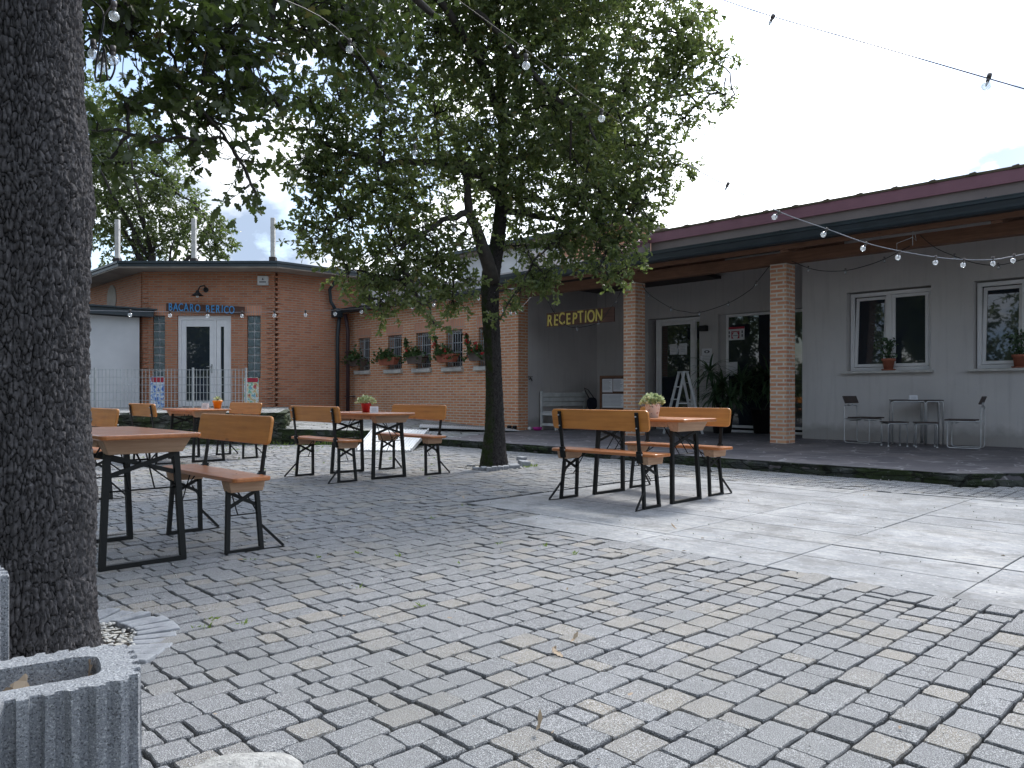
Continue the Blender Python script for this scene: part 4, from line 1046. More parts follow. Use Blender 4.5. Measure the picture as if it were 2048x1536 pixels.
m.build('symbols', MAT['ink'], tt_)
a = at_t(1404, 663, T2); b = at_t(1417, 651, T2)
t = thing('wall_lamp', 'small black cube wall lamp beside the glass door', 'lamp', (a.x, T2, a.z))
m = MB(); m.box(0, b.x-a.x, -.13, -.01, 0, b.z-a.z); m.build('lamp_body', MAT['black_rubber'], t, bevel=.006); m = MB(); m.box(.03, .11, -.012, 0, .03, .1); m.build('bracket', MAT['black_rubber'], t)
# door handle and shadowed hooks near the corner wall
t = thing('wall_tap', 'small dark tap on the side wall left of the slatted bench', 'tap', (SA_, at_s(1058, 0, SA_).y, at_s(1058, 758, SA_).z))
m = MB(); m.tube([(0, 0, 0), (.09, 0, 0), (.10, 0, -.05)], .012, 8); m.tube([(.05, 0, .0), (.05, 0, .05)], .008, 6); m.build('spout', MAT['black_rubber'], t); m = MB(); m.box(.02, .08, -.05, .05, .045, .06); m.build('lever', MAT['black_rubber'], t, bevel=.004)

# small toys on the porch floor
for k, (u, v, r_, mt, lb) in enumerate(((1050, 858, .055, 'white_paint', 'white plastic ball on the porch floor at the wall corner'), (1059, 859, .045, 'white_paint', 'smaller white ball beside the first one at the foot of the grey wall'))):
    q = at_z(u, v+2, PZ); m = MB(); m.ball((0, 0, r_), r_, 16, 10); t = thing('ball', lb, 'ball', (q.x, q.y, PZ)); m.build('shell', MAT[mt], t)
q = at_z(1075, 861, PZ); t = thing('toy_bowl', 'magenta plastic bowl left of the slatted bench', 'bowl', (q.x, q.y, PZ))
m = MB(); m.lathe([(.05, 0), (.09, .01), (.12, .08), (.115, .08), (.085, .02)], 20); m.build('bowl', MAT['magenta_plastic'], t)
q = at_z(1028, 861, PZ); t = thing('shoe_pair', 'pair of dark shoes at the foot of the brick pier', 'shoes', (q.x, q.y-.1, PZ), R(20))
for x in (-.07, .07): m = MB(); m.prism([(x-.045, -.13), (x+.045, -.13), (x+.05, 0), (x+.035, .13), (x-.035, .13), (x-.045, 0)], 0, .06); m.prism([(x-.04, .0), (x+.04, .0), (x+.035, .125), (x-.035, .125)], .061, .12); m.build('shoe', MAT['black_rubber'], t, bevel=.015)

def strap_plant(name, loc, label, heads, potr, poth, stems_r=.022, seed=0, cat='potted plant', nleaf=60, ll=.55, pm='black_rubber'):
    t = thing(name, label, cat, loc); random.seed(seed)
    m = MB(); m.lathe([(potr*.72, 0), (potr*.78, 0), (potr*.98, poth*.92), (potr*1.04, poth*.92), (potr*1.04, poth), (potr*.94, poth), (potr*.9, poth*.85)], 28); m.build('pot', MAT[pm], t)
    m = MB(); m.lathe([(potr*.9, poth*.9), (potr*.3, poth*.93)], 18); m.build('soil', MAT['soil'], t)
    V = []; Fc = []; T = []; rn = []
    sm = MB()
    for (hx, hy, hz) in heads:
        sm.tube([(hx*.25, hy*.25, poth*.85), (hx*.6, hy*.6, poth+(hz-poth)*.5), (hx, hy, hz)], [stems_r*1.3, stems_r, stems_r*.9], 8)
        for k in range(nleaf):
            a = random.random()*6.283; el = random.uniform(-.5, 1.3); L = ll*random.uniform(.7, 1.15); w = .020*random.uniform(.8, 1.3)
            d = Vector((math.cos(a)*math.cos(el), math.sin(a)*math.cos(el), math.sin(el))); p = Vector((hx, hy, hz+random.uniform(-.10, .05)))
            sd = d.cross(Vector((0, 0, 1))).normalized(); r_ = random.random(); n0 = len(V); K = 7
            for i in range(K+1):
                f = i/K; ww = w*min(1, .35+f*3)*(1-f**3)+.0015
                up = sd.cross(d)
                V += [tuple(p-sd*ww), tuple(p+up*(-.004)), tuple(p+sd*ww)]; rn += [r_]*3
                d = (d+Vector((0, 0, -.16-.08*f))).normalized(); p = p+d*L/K
            for i in range(K):
                for c_ in (0, 1): Fc += [n0+3*i+c_, n0+3*i+c_+1, n0+3*i+4+c_, n0+3*i+3+c_]; T.append(4)
    sm.build('stems', MAT['twig'], t)
    fastmesh('leaves', V, Fc, T, MAT['leaf_yucca'], {'rnd': rn}, t)
    return t
q = at_z(1447, 866, PZ)
strap_plant('yucca', (q.x, q.y-.05, PZ), 'yucca in a black pot in front of the wall between door and tall glazing', [(-.25, -.1, 1.35), (.02, .0, 1.05), (.42, .05, 1.10), (-.02, -.25, .85), (.3, -.2, .8)], .24, .42, seed=3)
q = at_z(1536, 866, PZ)
strap_plant('dracaena', (q.x-.02, q.y-.1, PZ), 'large drooping strap leaved plant behind the right brick pillar', [(0, 0, 1.15), (-.35, -.05, .95), (.35, 0, 1.0), (.15, -.1, 1.25), (-.2, .0, 1.3)], .30, .55, seed=5, nleaf=70, ll=.75)

# ---------------------------------------------------------------- signs with lettering
def letters(text, size, xs, zs, mat, parent, extr=.006, y=-.01, bold=.012, jit=.03, name='lettering', sx=.9):
    V = []; Fs = []
    for i, ch in enumerate(text):
        if ch == ' ': continue
        cu = bpy.data.curves.new('txt', 'FONT'); cu.body = ch; cu.size = size; cu.extrude = extr; cu.offset = bold*size; cu.align_x = 'CENTER'
        ob_ = bpy.data.objects.new('txt', cu); COL.objects.link(ob_); bpy.context.view_layer.update()
        me = bpy.data.meshes.new_from_object(ob_.evaluated_get(bpy.context.evaluated_depsgraph_get()))
        M = Matrix.Translation((xs[i], y, zs[i]+random.uniform(-.03, .03)*size)) @ Matrix.Rotation(R(90), 4, 'X') @ Matrix.Rotation(random.uniform(-jit*2, jit*2), 4, 'Z') @ Matrix.Diagonal((sx, 1.0*random.uniform(.95, 1.05), 1, 1))
        b = len(V); V += [tuple(M @ v.co) for v in me.vertices]; Fs += [[b+k for k in p.vertices] for p in me.polygons]
        bpy.data.objects.remove(ob_); bpy.data.curves.remove(cu); bpy.data.meshes.remove(me)
    m = MB(); m.add(V, Fs); return m.build(name, MAT[mat], parent)
random.seed(4)
yT = T0+.15
a, b = at_t(1094, 636, yT), at_t(1229, 636, yT); za, zb = at_t(1160, 648, yT).z, at_t(1160, 621, yT).z
t = thing('reception_sign', 'brown board hanging under the beam with hand painted yellow letters RECEPTION', 'sign', (a.x, yT, za))
WB = b.x-a.x; HB = zb-za
m = MB(); m.box(0, WB, -.012, .012, -.01, HB+.01); m.build('board', MAT['darkwood'], t)
m = MB(); 
for x in (WB*.12, WB*.88): m.tube([(x, 0, HB), (x, 0, 3.27-za)], .003, 5)
m.build('hanging_wire', MAT['black_rubber'], t)
wd = [.95, .9, .95, .9, .9, .85, .5, 1.05, 1.0]; tot = sum(wd); WL = at_t(1206, 0, yT).x-a.x; xs = []; c_ = 0
for w_ in wd: xs.append(WL*(c_+w_/2)/tot); c_ += w_
letters('RECEPTION', HB*1.22, xs, [HB*.07]*9, 'yellow_paint', t, y=-.018, bold=.012, sx=.74)
# bar sign over the door
Yf = 21.5; q = atY(334, 622, Yf-.08)
t = thing('bar_sign', 'crooked brown board with blue letters BACARO BERICO over the white bar door', 'sign', (q.x, q.y, q.z), CAMROT)
Ws = (488-334)/F*Yf; Hs = 15.5/F*Yf
sh = -R(3.6)*0
Mq = Matrix.Rotation(R(2.6), 4, 'Y')
m = MB(); m.box(-.02, Ws, -.02, .02, 0, Hs, Mq); m.build('board', MAT['darkwood'], t, bevel=.004)
wd = [.85, .9, .9, .95, .95, 1.05, .8, .85, .85, .9, .55, .9, 1.0]; tot = sum(wd); WL = (470-337)/F*Yf; xs = []; c_ = 0
for w_ in wd: xs.append(.04+WL*(c_+w_/2)/tot); c_ += w_
letters('BACARO BERICO', Hs*1.42, xs, [Hs*.06-x*math.sin(R(2.6)) for x in xs], 'blue_paint', t, y=-.03, bold=.008, sx=.66)
# gooseneck lamp
q = atY(408, 594, Yf)
t = thing('gooseneck_lamp', 'dark curved wall lamp with conical shade above the BACARO BERICO board', 'lamp', (q.x, q.y, q.z), CAMROT)
m = MB(); m.tube([(.06, 0, .20), (.06, -.12, .30), (.0, -.26, .26), (-.06, -.30, .12)], .018, 8); m.lathe([(.05, 0), (.05, .02)], 12, (.06, 0, .19)); m.tube([(.06, .0, .2), (.06, -.03, .2)], .07, 14); m.build('arm', MAT['black_rubber'], t)
m = MB(); m.lathe([(.16, .0), (.155, .005), (.05, .09), (.04, .14), (.03, .14), (.04, .08), (.14, .0)], 20, (-.06, -.30, .0)); m.build('lamp_shade', MAT['black_rubber'], t)
m = MB(); m.ball((-.06, -.30, -.01), .045, 12, 8); m.build('light_bulb', MAT['white_paint'], t)
# alarm box
q = atY(517, 571, Yf); t = thing('alarm_box', 'white alarm siren box high on the brick bar beside its right corner', 'alarm', (q.x, q.y, q.z), CAMROT)
m = MB(); m.box(0, .29, -.10, 0, 0, .25); m.build('housing', MAT['white_paint'], t, bevel=.012)
m = MB(); m.add([(.12, -.101, .14), (.18, -.101, .14), (.15, -.101, .21)], [(0,1,2)]); m.box(.05, .24, -.102, -.1005, .07, .10); m.build('marking', MAT['ink'], t)
# oval plate on the left facet
q = Vector((at_t(224, 0, PB.y).x, PB.y, at_t(224, 598, PB.y).z)); t = thing('oval_niche', 'pale weathered oval plaque high on the left brick facet', 'plaque', (q.x, q.y, q.z))
m = MB(); m.prism([(.42*math.cos(k*math.pi/12), .42*math.sin(k*math.pi/12)) for k in range(24)], -.02, .02, Matrix.Rotation(R(90), 4, 'X')); m.build('plate', MAT['soffit'], t)
# advertising panels on either side of the bar door
for (u0, u1, v0, v1, mt, lb) in ((301, 328, 753, 815, 'poster_a', 'blue and red printed panel hung on the fence left of the bar door'), (488, 518, 755, 806, 'poster_b', 'multicoloured red topped panel right of the bar door')):
    Y = 20.2; q = atY(u0, v1, Y); W_ = (u1-u0)/F*Y; H = (v1-v0)/F*Y
    t = thing('advert_panel', lb, 'poster', (q.x, q.y, max(q.z, TERR)), CAMROT+R(6 if mt == 'poster_a' else -4))
    m = MB(); m.prism(roundrect(W_, H, .05, 4, W_/2, H/2), -.008, .008, Matrix.Rotation(R(90), 4, 'X')); m.build('panel', MAT[mt], t)
    m = MB(); m.prism(roundrect(W_*.9, H*.17, .04, 4, W_*.52, H*.90), .009, .012, Matrix.Rotation(R(90), 4, 'X')); m.build('red_band', MAT['red_print'], t)
    m = MB(); m.box(W_*.2, W_*.3, .01, .03, -.0, H*.5); m.box(W_*.7, W_*.8, .01, .03, 0, H*.5); m.build('stand', MAT['steel'], t)
# air conditioner
q = atY(722, 605, 23.0); t = thing('air_conditioner', 'white air conditioner outdoor unit above the wing gutter by the brick corner', 'air conditioner', (q.x, q.y, 3.53), R(10))
m = MB(); m.box(0, .80, 0, .32, .04, .58); m.build('casing', MAT['white_paint'], t, bevel=.015)
m = MB(); m.prism([(.28+.21*math.cos(k*math.pi/12), .31+.21*math.sin(k*math.pi/12)) for k in range(24)], -.006, .006, Matrix.Translation((0, -.002, 0)) @ Matrix.Rotation(R(90), 4, 'X')); m.build('fan_grille', MAT['black_rubber'], t)
m = MB(); m.box(.05, .1, .02, .3, 0, .04); m.box(.7, .75, .02, .3, 0, .04); m.build('foot_rail', MAT['galv'], t)
# roof posts
for i, (u, v0, v1, Y, lb) in enumerate(((235, 440, 519, 21.2, 'pale post on the bar roof, first from the left, against the tree'), (388, 437, 518, 21.2, 'pale post on the bar roof above the lamp, in front of the tree edge'), (546, 436, 516, 21.0, 'pale post on the corner of the bar roof against the cloud'), (678, 508, 540, 25.5, 'short pale post on the bar roof at the edge of the oak foliage'))):
    q = atY(u, v1, Y); H = (v1-v0)/F*Y
    t = thing('roof_post', lb, 'post', (q.x, q.y, RZ+.176), CAMROT, 'pale posts standing on the bar roof'); 
    m = MB(); m.box(-.055, .055, -.055, .055, .12, H+.12); m.box(-.075, -.057, -.02, .02, H*.85, H*.88); m.box(.057, .075, -.02, .02, H*.85, H*.88); m.box(-.075, -.057, -.02, .02, H*.25, H*.28); m.build('shaft', MAT['sill'], t, bevel=.006)
    m = MB(); m.box(-.085, .085, -.085, .085, 0, .14); m.build('base', MAT['brownroof'], t)

# ---------------------------------------------------------------- wire fence
Yw = 17.9; FXf = lambda u: (u-1024)/F*Yw
q = XY(FXf(386), Yw, TERR)
t = thing('wire_fence', 'pale grey welded wire fence along the terrace in front of the bar', 'fence', (q.x, q.y, TERR), CAMROT)
x0, x1 = FXf(120)-FXf(386), FXf(492)-FXf(386)
for x in (x0, (FXf(190)-FXf(386)), 0, x1):
    m = MB(); m.bar((x, 0, 0), (x, 0, .98), .04, .04); m.tube([(x-.03, 0, 0), (x+.03, 0, 0)], .02, 6); m.build('post', MAT['galv'], t)
for a_, b_ in ((x0, FXf(190)-FXf(386)), (FXf(190)-FXf(386), 0), (0, x1)):
    m = MB(); k = int((b_-a_)/.082)
    for i in range(1, k): x = a_+(b_-a_)*i/k; m.bar((x, 0, .03), (x, 0, .95), .011 if (i % 4 or a_ < -2) else .014, .007)
    for z in (.04, .22, .40, .58, .76, .93): m.bar((a_, .008, z), (b_, .008, z), .008, .010)
    m.build('mesh_panel', MAT['galv'], t)

# ---------------------------------------------------------------- metal ramps
pts4 = [atY(714, 901, 13.35), atY(822, 904, 13.25), atY(857, 863, 15.3), atY(748, 861, 15.3)]
pts4 = [Vector((p.x, p.y, z)) for p, z in zip(pts4, (.02, .02, .275, .30))]
t = thing('access_ramp', 'ribbed light metal ramp bridging the step behind the middle table', 'ramp', (pts4[0].x, pts4[0].y, 0))
def ramp_plate(mb, P, thick=.018, ribs=18):
    a, b, c_, d = P; up = (b-a).cross(d-a).normalized()
    vs = [a, b, c_, d]; mb.add([p for p in vs]+[p-up*thick for p in vs], [(0,1,2,3), (7,6,5,4), (0,4,5,1), (1,5,6,2), (2,6,7,3), (3,7,4,0)])
    for i in range(1, ribs):
        f = i/ribs; p, q_ = a.lerp(b, f)+up*.006, d.lerp(c_, f)+up*.006; mb.bar(p, q_, .018, .011, up)
m = MB(); ramp_plate(m, pts4); ab(m, 'plate', MAT['alu'], t)
m = MB(); 
for p, q_ in ((pts4[0], pts4[3]), (pts4[1], pts4[2])): m.bar(p+Vector((0, 0, .0)), q_+Vector((0, 0, .0)), .02, .07)
ab(m, 'side_rail', MAT['alu'], t)
P = [Vector((*at_z(842, 872, .2).xy, .245)), Vector((*at_z(1046, 866, .13).xy, .150)), Vector((*at_z(1046, 862, .13).xy, .152)), Vector((*at_z(846, 862, .2).xy, .285))]
P = [XY(-2.0, 16.6, .285), XY(.17, 17.45, .165), XY(.05, 18.05, .165), XY(-2.1, 17.6, .30)]
t = thing('threshold_plate', 'long ribbed metal plate lying at the foot of the brick wing beside the porch', 'ramp', (P[0].x, P[0].y, .13))
m = MB(); ramp_plate(m, P, .02, 3)
for i in range(1, 40): f = i/40; m.bar(P[0].lerp(P[1], f)+Vector((0, 0, .004)), P[3].lerp(P[2], f)+Vector((0, 0, .004)), .02, .008)
ab(m, 'plate', MAT['alu'], t)

# ---------------------------------------------------------------- flower boxes on the window bars
bx = [('grey_pot', 'grey flower box with green leaves at the first barred window beside the downpipe', 0), ('terracotta', 'terracotta flower box with low green leaves at the second barred window', 0), ('grey_pot', 'grey brown flower box with a tall sprig at the third barred window', 2), ('terracotta', 'terracotta flower box with red blooms at the fourth barred window', 7), ('grey_pot', 'flower box with bright red blooms at the barred window beside the oak trunk', 12)]
for i, ((a, b), (pm, lb, nf)) in enumerate(zip(WINS, bx)):
    c = (a+b)/2-.10; t = thing('flower_box', lb, 'flower box', (c, T0-.03, 1.80), R(random.uniform(-3, 3)), 'flower boxes hung on the barred windows')
    m = MB(); L = (b-a)/2+.06
    vs = [(-L*.82, -.19, 0), (L*.82, -.19, 0), (L*.82, -.06, 0), (-L*.82, -.06, 0), (-L, -.22, .19), (L, -.22, .19), (L, -.02, .19), (-L, -.02, .19)]
    m.add(vs, [(0,3,2,1), (0,1,5,4), (1,2,6,5), (2,3,7,6), (3,0,4,7)]); m.box(-L-.01, L+.01, -.235, -.205, .175, .20); m.box(-L-.01, L+.01, -.03, -.008, .175, .20); m.box(-L-.01, -L+.02, -.205, -.03, .175, .20); m.box(L-.02, L+.01, -.205, -.03, .175, .20)
    m.build('trough', MAT[pm], t)
    m = MB(); m.box(-L+.01, L-.01, -.20, -.03, .14, .16); m.build('soil', MAT['soil'], t)
    nl = 330; C = np.zeros((nl, 3)); C[:, 0] = rng.normal(-.10, L*.55, nl); C[:, 1] = rng.normal(-.17, .085, nl); C[:, 2] = .17+np.abs(rng.normal(0, .11, nl))-.12*(np.abs(C[:, 0]+.1) > L*.7)
    if i >= 2:
        k = nl//4; f = rng.random(k); C[:k, 0] = -.28-.12*f+rng.normal(0, .03, k); C[:k, 2] = .2+.45*f; C[:k, 1] = -.2
    leaves('foliage', C, rng.normal(size=(nl, 3))+np.array([0, -.4, .5]), .06+.045*rng.random(nl), MAT['leaf_plant'], OVAL, t, width=1.5, rnd=rng.random(nl)*.6)
    if nf:
        Cf = []
        for k in range(nf):
            p = C[rng.integers(nl)]+np.array([0, -.05, .04])
            Cf += [p+rng.normal(0, .018, 3) for _ in range(9)]
        Cf = np.array(Cf); leaves('blooms', Cf, rng.normal(size=Cf.shape), .04*np.ones(len(Cf)), MAT['petal'], OVAL, t, width=1.8)
# ================================================================ string lights
BCNT = [0]
ballproto = None
def string_light(name, label, pts, bulbs, cabmat, cr=.004, br=.022, small=False, group='festoon lights'):
    """pts: cable points; bulbs: bulb centres"""
    p0_ = Vector(pts[0]); t = thing(name, label, 'string lights', p0_, 0, group)
    loc = [Vector(p)-p0_ for p in pts]
    sm = []                                          # Catmull-Rom
    for i in range(len(loc)-1):
        a, b, c_, d = loc[max(i-1, 0)], loc[i], loc[i+1], loc[min(i+2, len(loc)-1)]
        for k in range(6):
            f = k/6; sm.append(.5*((2*b)+(-a+c_)*f+(2*a-5*b+4*c_-d)*f*f+(-a+3*b-3*c_+d)*f**3))
    sm.append(loc[-1]); m = MB(); m.tube(sm, cr, 6); m.build('cable', cabmat, t)
    for q in bulbs:
        q = Vector(q)-p0_
        top = min(sm, key=lambda s_: (s_-q).length)
        up = (top-q).normalized() if (top-q).length > br*1.2 and (top-q).normalized().z > .3 else Vector((0, 0, 1))
        m = MB(); m.ball((0, 0, 0), br, 14, 9) if not small else m.ball((0, 0, 0), br*.8, 8, 6, 1.3)
        rotm = Vector((0, 0, 1)).rotation_difference(up).to_matrix().to_4x4(); m.v = [tuple(q+(rotm @ Vector(v_))) for v_ in m.v]
        b = m.build('bulb', MAT['bulb'], t)
        m = MB(); m.tube([q+up*br*.85, q+up*(br+.018)], br*.42, 8); m.tube([q+up*(br+.018), q+up*(br+.04)], br*.55, 8)
        if (q+up*(br+.04)-top).length < .3: m.tube([q+up*(br+.04), top], cr*1.1, 5)
        m.build('socket', SOCK, t).parent = b
        if not small:
            m = MB(); m.tube([q+up*br*.7, q+up*br*.2, q-up*br*.2], [br*.3, br*.22, br*.06], 8); m.build('filament', MAT['steel'], t).parent = b
    return t
SOCK = simple('socket_grey', (.14,.125,.12), None, .6, 5, 0); cab_d = MAT['black_rubber']; cab_w = simple('cable_pale', (.30,.32,.36), None, .5, 5, 0); cab_b = simple('cable_violet', (.10,.10,.20), None, .5, 5, 0)
L = lambda lst: [atY(*p) for p in lst]
string_light('string_light', 'dark cable with two clear bulbs crossing the bright sky at top right',
    L([(1380, -22, 4.6), (1447, 0, 4.4), (1546, 33, 4.2), (1770, 97, 3.9), (1977, 157, 3.7), (2120, 198, 3.5)]), L([(1538, 50, 4.2), (1972, 172, 3.7)]), cab_b, .0030, .021)
string_light('string_light', 'thin dark cable with two clear bulbs crossing the oak crown from top centre',
    L([(875, -30, 3.6), (1052, 100, 4.2), (1203, 218, 4.9), (1352, 316, 5.4)]), L([(1052, 131, 4.2), (1203, 237, 4.9)]), cab_d, .0016, .0225)
string_light('string_light', 'pale cable of clear bulbs sagging from the oak rightwards before the porch roof',
    L([(1355, 318, 5.4), (1454, 372, 5.8), (1560, 424, 6.1), (1654, 458, 6.3), (1733, 486, 6.5), (1800, 502, 6.6), (1871, 514, 6.7), (1928, 519, 6.8), (1986, 519, 6.9), (2028, 512, 7.0), (2120, 495, 7.2)]),
    L([(1450, 380, 5.8), (1549, 434, 6.1), (1647, 469, 6.3), (1726, 497, 6.5), (1796, 515, 6.6), (1871, 525, 6.7), (1926, 530, 6.8), (1986, 527, 6.9), (2026, 521, 7.0)]), cab_w, .0036, .0225)
b3 = [(260, 630), (340, 631), (415, 632), (484, 632), (549, 631), (611, 630), (670, 628), (723, 624), (775, 620), (825, 615), (868, 610), (914, 605), (957, 598)]
string_light('string_light', 'straight row of clear bulbs stretched low across the bar door and brick wing',
    L([(120, 620, 8.7)]+[(u, v-7.5, 9+.0025*(u-260)) for u, v in b3]+[(990, 585, 10.3)]), L([(u, v, 9+.0025*(u-260)) for u, v in b3]), cab_w, .0028, .0235)
string_light('string_light', 'short row of four clear bulbs right of the oak trunk at eaves height',
    L([(990, 600, 10.3), (1007, 614, 10.6), (1021, 619, 11), (1033, 618, 11.3), (1045, 612, 11.6), (1062, 594, 12.0)]), L([(1007, 621, 10.6), (1021, 627, 11), (1033, 626, 11.3), (1045, 620, 11.6)]), cab_d, .003, .022)
string_light('string_light', 'cable of bulbs running down through the oak crown to the trunk',
    L([(520, -20, 3.4), (699, 82, 4.4), (830, 290, 6.2), (908, 447, 8.2), (940, 555, 9.6), (958, 566, 9.9), (975, 568, 10.1)]), L([(699, 99, 4.4), (830, 305, 6.2), (908, 459, 8.2), (942, 564, 9.6), (951, 572, 9.8), (958, 572, 9.9)]), cab_d, .003, .022)
string_light('string_light', 'bundled festoon cable and bulbs hanging at the top beside the big trunk',
    L([(150, -20, 3.3), (205, 22, 3.3), (198, 90, 3.3), (190, 150, 3.3), (200, 158, 3.3), (208, 95, 3.3), (216, 160, 3.3), (230, 130, 3.3), (212, 90, 3.3)]), L([(228, 32, 3.3), (186, 108, 3.35), (226, 121, 3.3), (206, 134, 3.35)]), cab_d, .004, .022)
# dark festoon under the porch beam
TP = T0-.02
def PL(lst): return [at_t(u, v, TP) for u, v in lst]
def bulbs_small(lst): return [at_t(u, v+4, TP) for u, v in lst]
string_light('porch_festoon', 'thin black festoon hanging in front of the RECEPTION sign', PL([(1090, 588), (1105, 620), (1128, 648), (1154, 655), (1197, 645), (1218, 620), (1233, 600), (1248, 567)]), bulbs_small([(1154, 655), (1197, 644), (1233, 600)]), cab_d, .006, .028, True, 'thin black porch festoons')
string_light('porch_festoon', 'thin black festoon sagging between the two brick pillars', PL([(1284, 568), (1298, 588), (1342, 616), (1370, 623), (1399, 625), (1457, 606), (1500, 580), (1513, 565), (1539, 532)]), bulbs_small([(1298, 588), (1342, 616), (1399, 625), (1457, 606), (1513, 565)]), cab_d, .006, .028, True, 'thin black porch festoons')
string_light('porch_festoon', 'thin black festoon above the left porch window', PL([(1583, 522), (1617, 536), (1650, 542), (1691, 541), (1730, 532), (1769, 518), (1820, 492)]), bulbs_small([(1617, 536), (1691, 541), (1769, 518)]), cab_d, .006, .028, True, 'thin black porch festoons')
string_light('porch_festoon', 'thin black festoon above the right porch window', PL([(1840, 470), (1870, 495), (1909, 512), (1950, 526), (1997, 530), (2048, 518), (2110, 498)]), bulbs_small([(1909, 512), (1997, 531)]), cab_d, .006, .028, True, 'thin black porch festoons')

# ================================================================ trees
def trunk_mesh(name, path, nA, dz, mat, parent, cell, cellz, amp, moss_shade_dir, moss_shade_lo, parent_loc, warp=.6, ztop=None):
    """path: list of (x,y,z,r); displaced bark plates"""
    zs = np.array([p[2] for p in path]); 
    Z = np.concatenate([np.arange(zs[0], min(zs[-1], 2.7), dz), np.arange(min(zs[-1], 2.7), zs[-1]+.01, dz*5)]) if dz < .01 else np.arange(zs[0], zs[-1], dz); X = np.interp(Z, zs, [p[0] for p in path]); Yy = np.interp(Z, zs, [p[1] for p in path]); Rr = np.interp(Z, zs, [p[3] for p in path])
    V = np.zeros((len(Z), nA, 3)); crack = np.zeros((len(Z), nA)); moss = np.zeros((len(Z), nA))
    md = Vector(moss_shade_dir).normalized()
    for i, z in enumerate(Z):
        r0 = Rr[i]
        for j in range(nA):
            a = 2*math.pi*j/nA; c_, s_ = math.cos(a), math.sin(a)
            r = r0*(1+.05*noise.noise(Vector((c_*1.3, s_*1.3, z*1.1)))+.018*noise.noise(Vector((c_*5, s_*5, z*1.2))))
            w = noise.noise(Vector((c_*r*9, s_*r*9, z*6)))*warp
            P = Vector((c_*r/cell+w, s_*r/cell+w, z/cellz+w*.8))
            d, _ = noise.voronoi(P)
            e = d[1]-d[0]; P2 = Vector((c_*r/cell*.45+w, s_*r/cell*.45, z/cellz*.17+w*.3)); d2, _ = noise.voronoi(P2); e2 = d2[1]-d2[0]
            k = min(1, e/.13)*(.4+.6*min(1, e2/.16))*(.86+.14*noise.cell(P)) if name == 'trunk' else 1
            h = (k-.8)*amp+amp*.35*noise.noise(Vector((c_*r*70, s_*r*70, z*45)))
            V[i, j] = (X[i]+c_*(r+h), Yy[i]+s_*(r+h), z); crack[i, j] = k
            mm = c_*md.x+s_*md.y+.35*noise.noise(Vector((c_*2, s_*2, z*2.5)))
            moss[i, j] = min(1, max(0, (mm-moss_shade_lo)/.35))
    V -= np.array(parent_loc)
    nz = len(Z); I = np.arange((nz-1)*nA).reshape(nz-1, nA); J = (np.arange(nA)+1) % nA
    q0 = I; q1 = I[:, J]; Fc = np.stack([q0, q1, q1+nA, q0+nA], -1).ravel()
    return fastmesh(name, V.reshape(-1, 3), Fc, np.full((nz-1)*nA, 4), mat, {'crack': crack.ravel(), 'moss': moss.ravel()}, parent, smooth=True)

def limb(mb, a, b, r0, r1, wob=.12, n=6, k=7, seed=0, sag=0):
    a, b = Vector(a), Vector(b); L_ = (b-a).length; pts = []; rs = []
    for i in range(k+1):
        f = i/k; off = Vector((noise.noise(Vector((seed+f*2.3, 1, 0))), noise.noise(Vector((seed+f*2.3, 2, 0))), noise.noise(Vector((seed+f*2.3, 3, 0)))))*wob*L_*math.sin(math.pi*f)
        pts.append(a.lerp(b, f)+off+Vector((0, 0, sag*L_*math.sin(math.pi*f)))); rs.append(r0+(r1-r0)*f)
    mb.tube(pts, rs, n); return pts
def crown(prefix, lobes, parent, loc, nodes, leafmat, lsize, density, outline, clus=14, flat=.5, twigs=6, limbs=None, depthmul=1.0, br0=.03):
    """lobes: (centre Vector, radius, depth radius); returns leaf + branch parts"""
    P = Vector(loc); C = []; D = []; B = MB(); nodes = [Vector(n_) for n_ in nodes]
    for li, (c, r, dr) in enumerate(lobes):
        nc = max(4, int(density*r*r)); near = min(nodes, key=lambda n_: (n_-c).length)
        pts = limb(B, near-P, c-P, br0*min(1.3, .45+r*.7), .010, .16, 6, 8, li*3.7, .08)
        nodes.append(near.lerp(c, .6))
        cs = []
        for k in range(nc):
            v = Vector((random.gauss(0, 1), random.gauss(0, 1), random.gauss(0, 1))).normalized()*(random.random()**.42)
            X, Yy, Zz = v.x*r, v.y*dr, v.z*r*.92
            p = c+Vector((X*CA-Yy*SA, X*SA+Yy*CA, Zz)); cs.append((p, v))
        for k, (p, v) in enumerate(cs):
            base = min(pts, key=lambda q_: (q_+P-p).length)
            if k % max(1, nc//twigs) == 0 or (k < 24 and (base+P-p).length < .8): limb(B, base, p-P, .007, .0025, .18, 4, 4, k+li*9.1, .1)
            od = (p-c).normalized()+Vector((0, 0, -.15)); tw = Vector((random.gauss(0, .6), random.gauss(0, .6), random.gauss(0, .5)))+od
            tw.normalize(); tl = lsize*random.uniform(1.2, 2.6); m_ = int(clus*random.uniform(.6, 1.4))
            B.tube([p-tw*tl-P, p+tw*tl*.8-P], .0022, 3, cap=False) if k % 2 == 0 else None
            for q in range(m_):
                f = random.random()**.7; C.append(p+tw*tl*(2*f-1)); dd = tw*.7+Vector((random.gauss(0, .75), random.gauss(0, .75), random.gauss(-.15, .6))); D.append(dd)
    C = np.array([tuple(c-P) for c in C]); D = np.array([tuple(d) for d in D])
    n_ = len(C); rn = np.clip(rng.normal(.45, .25, n_), 0, 1)
    leaves('leaves', C, D, lsize*(.65+.6*rng.random(n_)), leafmat, outline, parent, fold=.4, curl=.3, rnd=rn)
    B.build('branches', MAT['twig'], parent); return n_
PX = lambda rp, Y: rp/F*Y

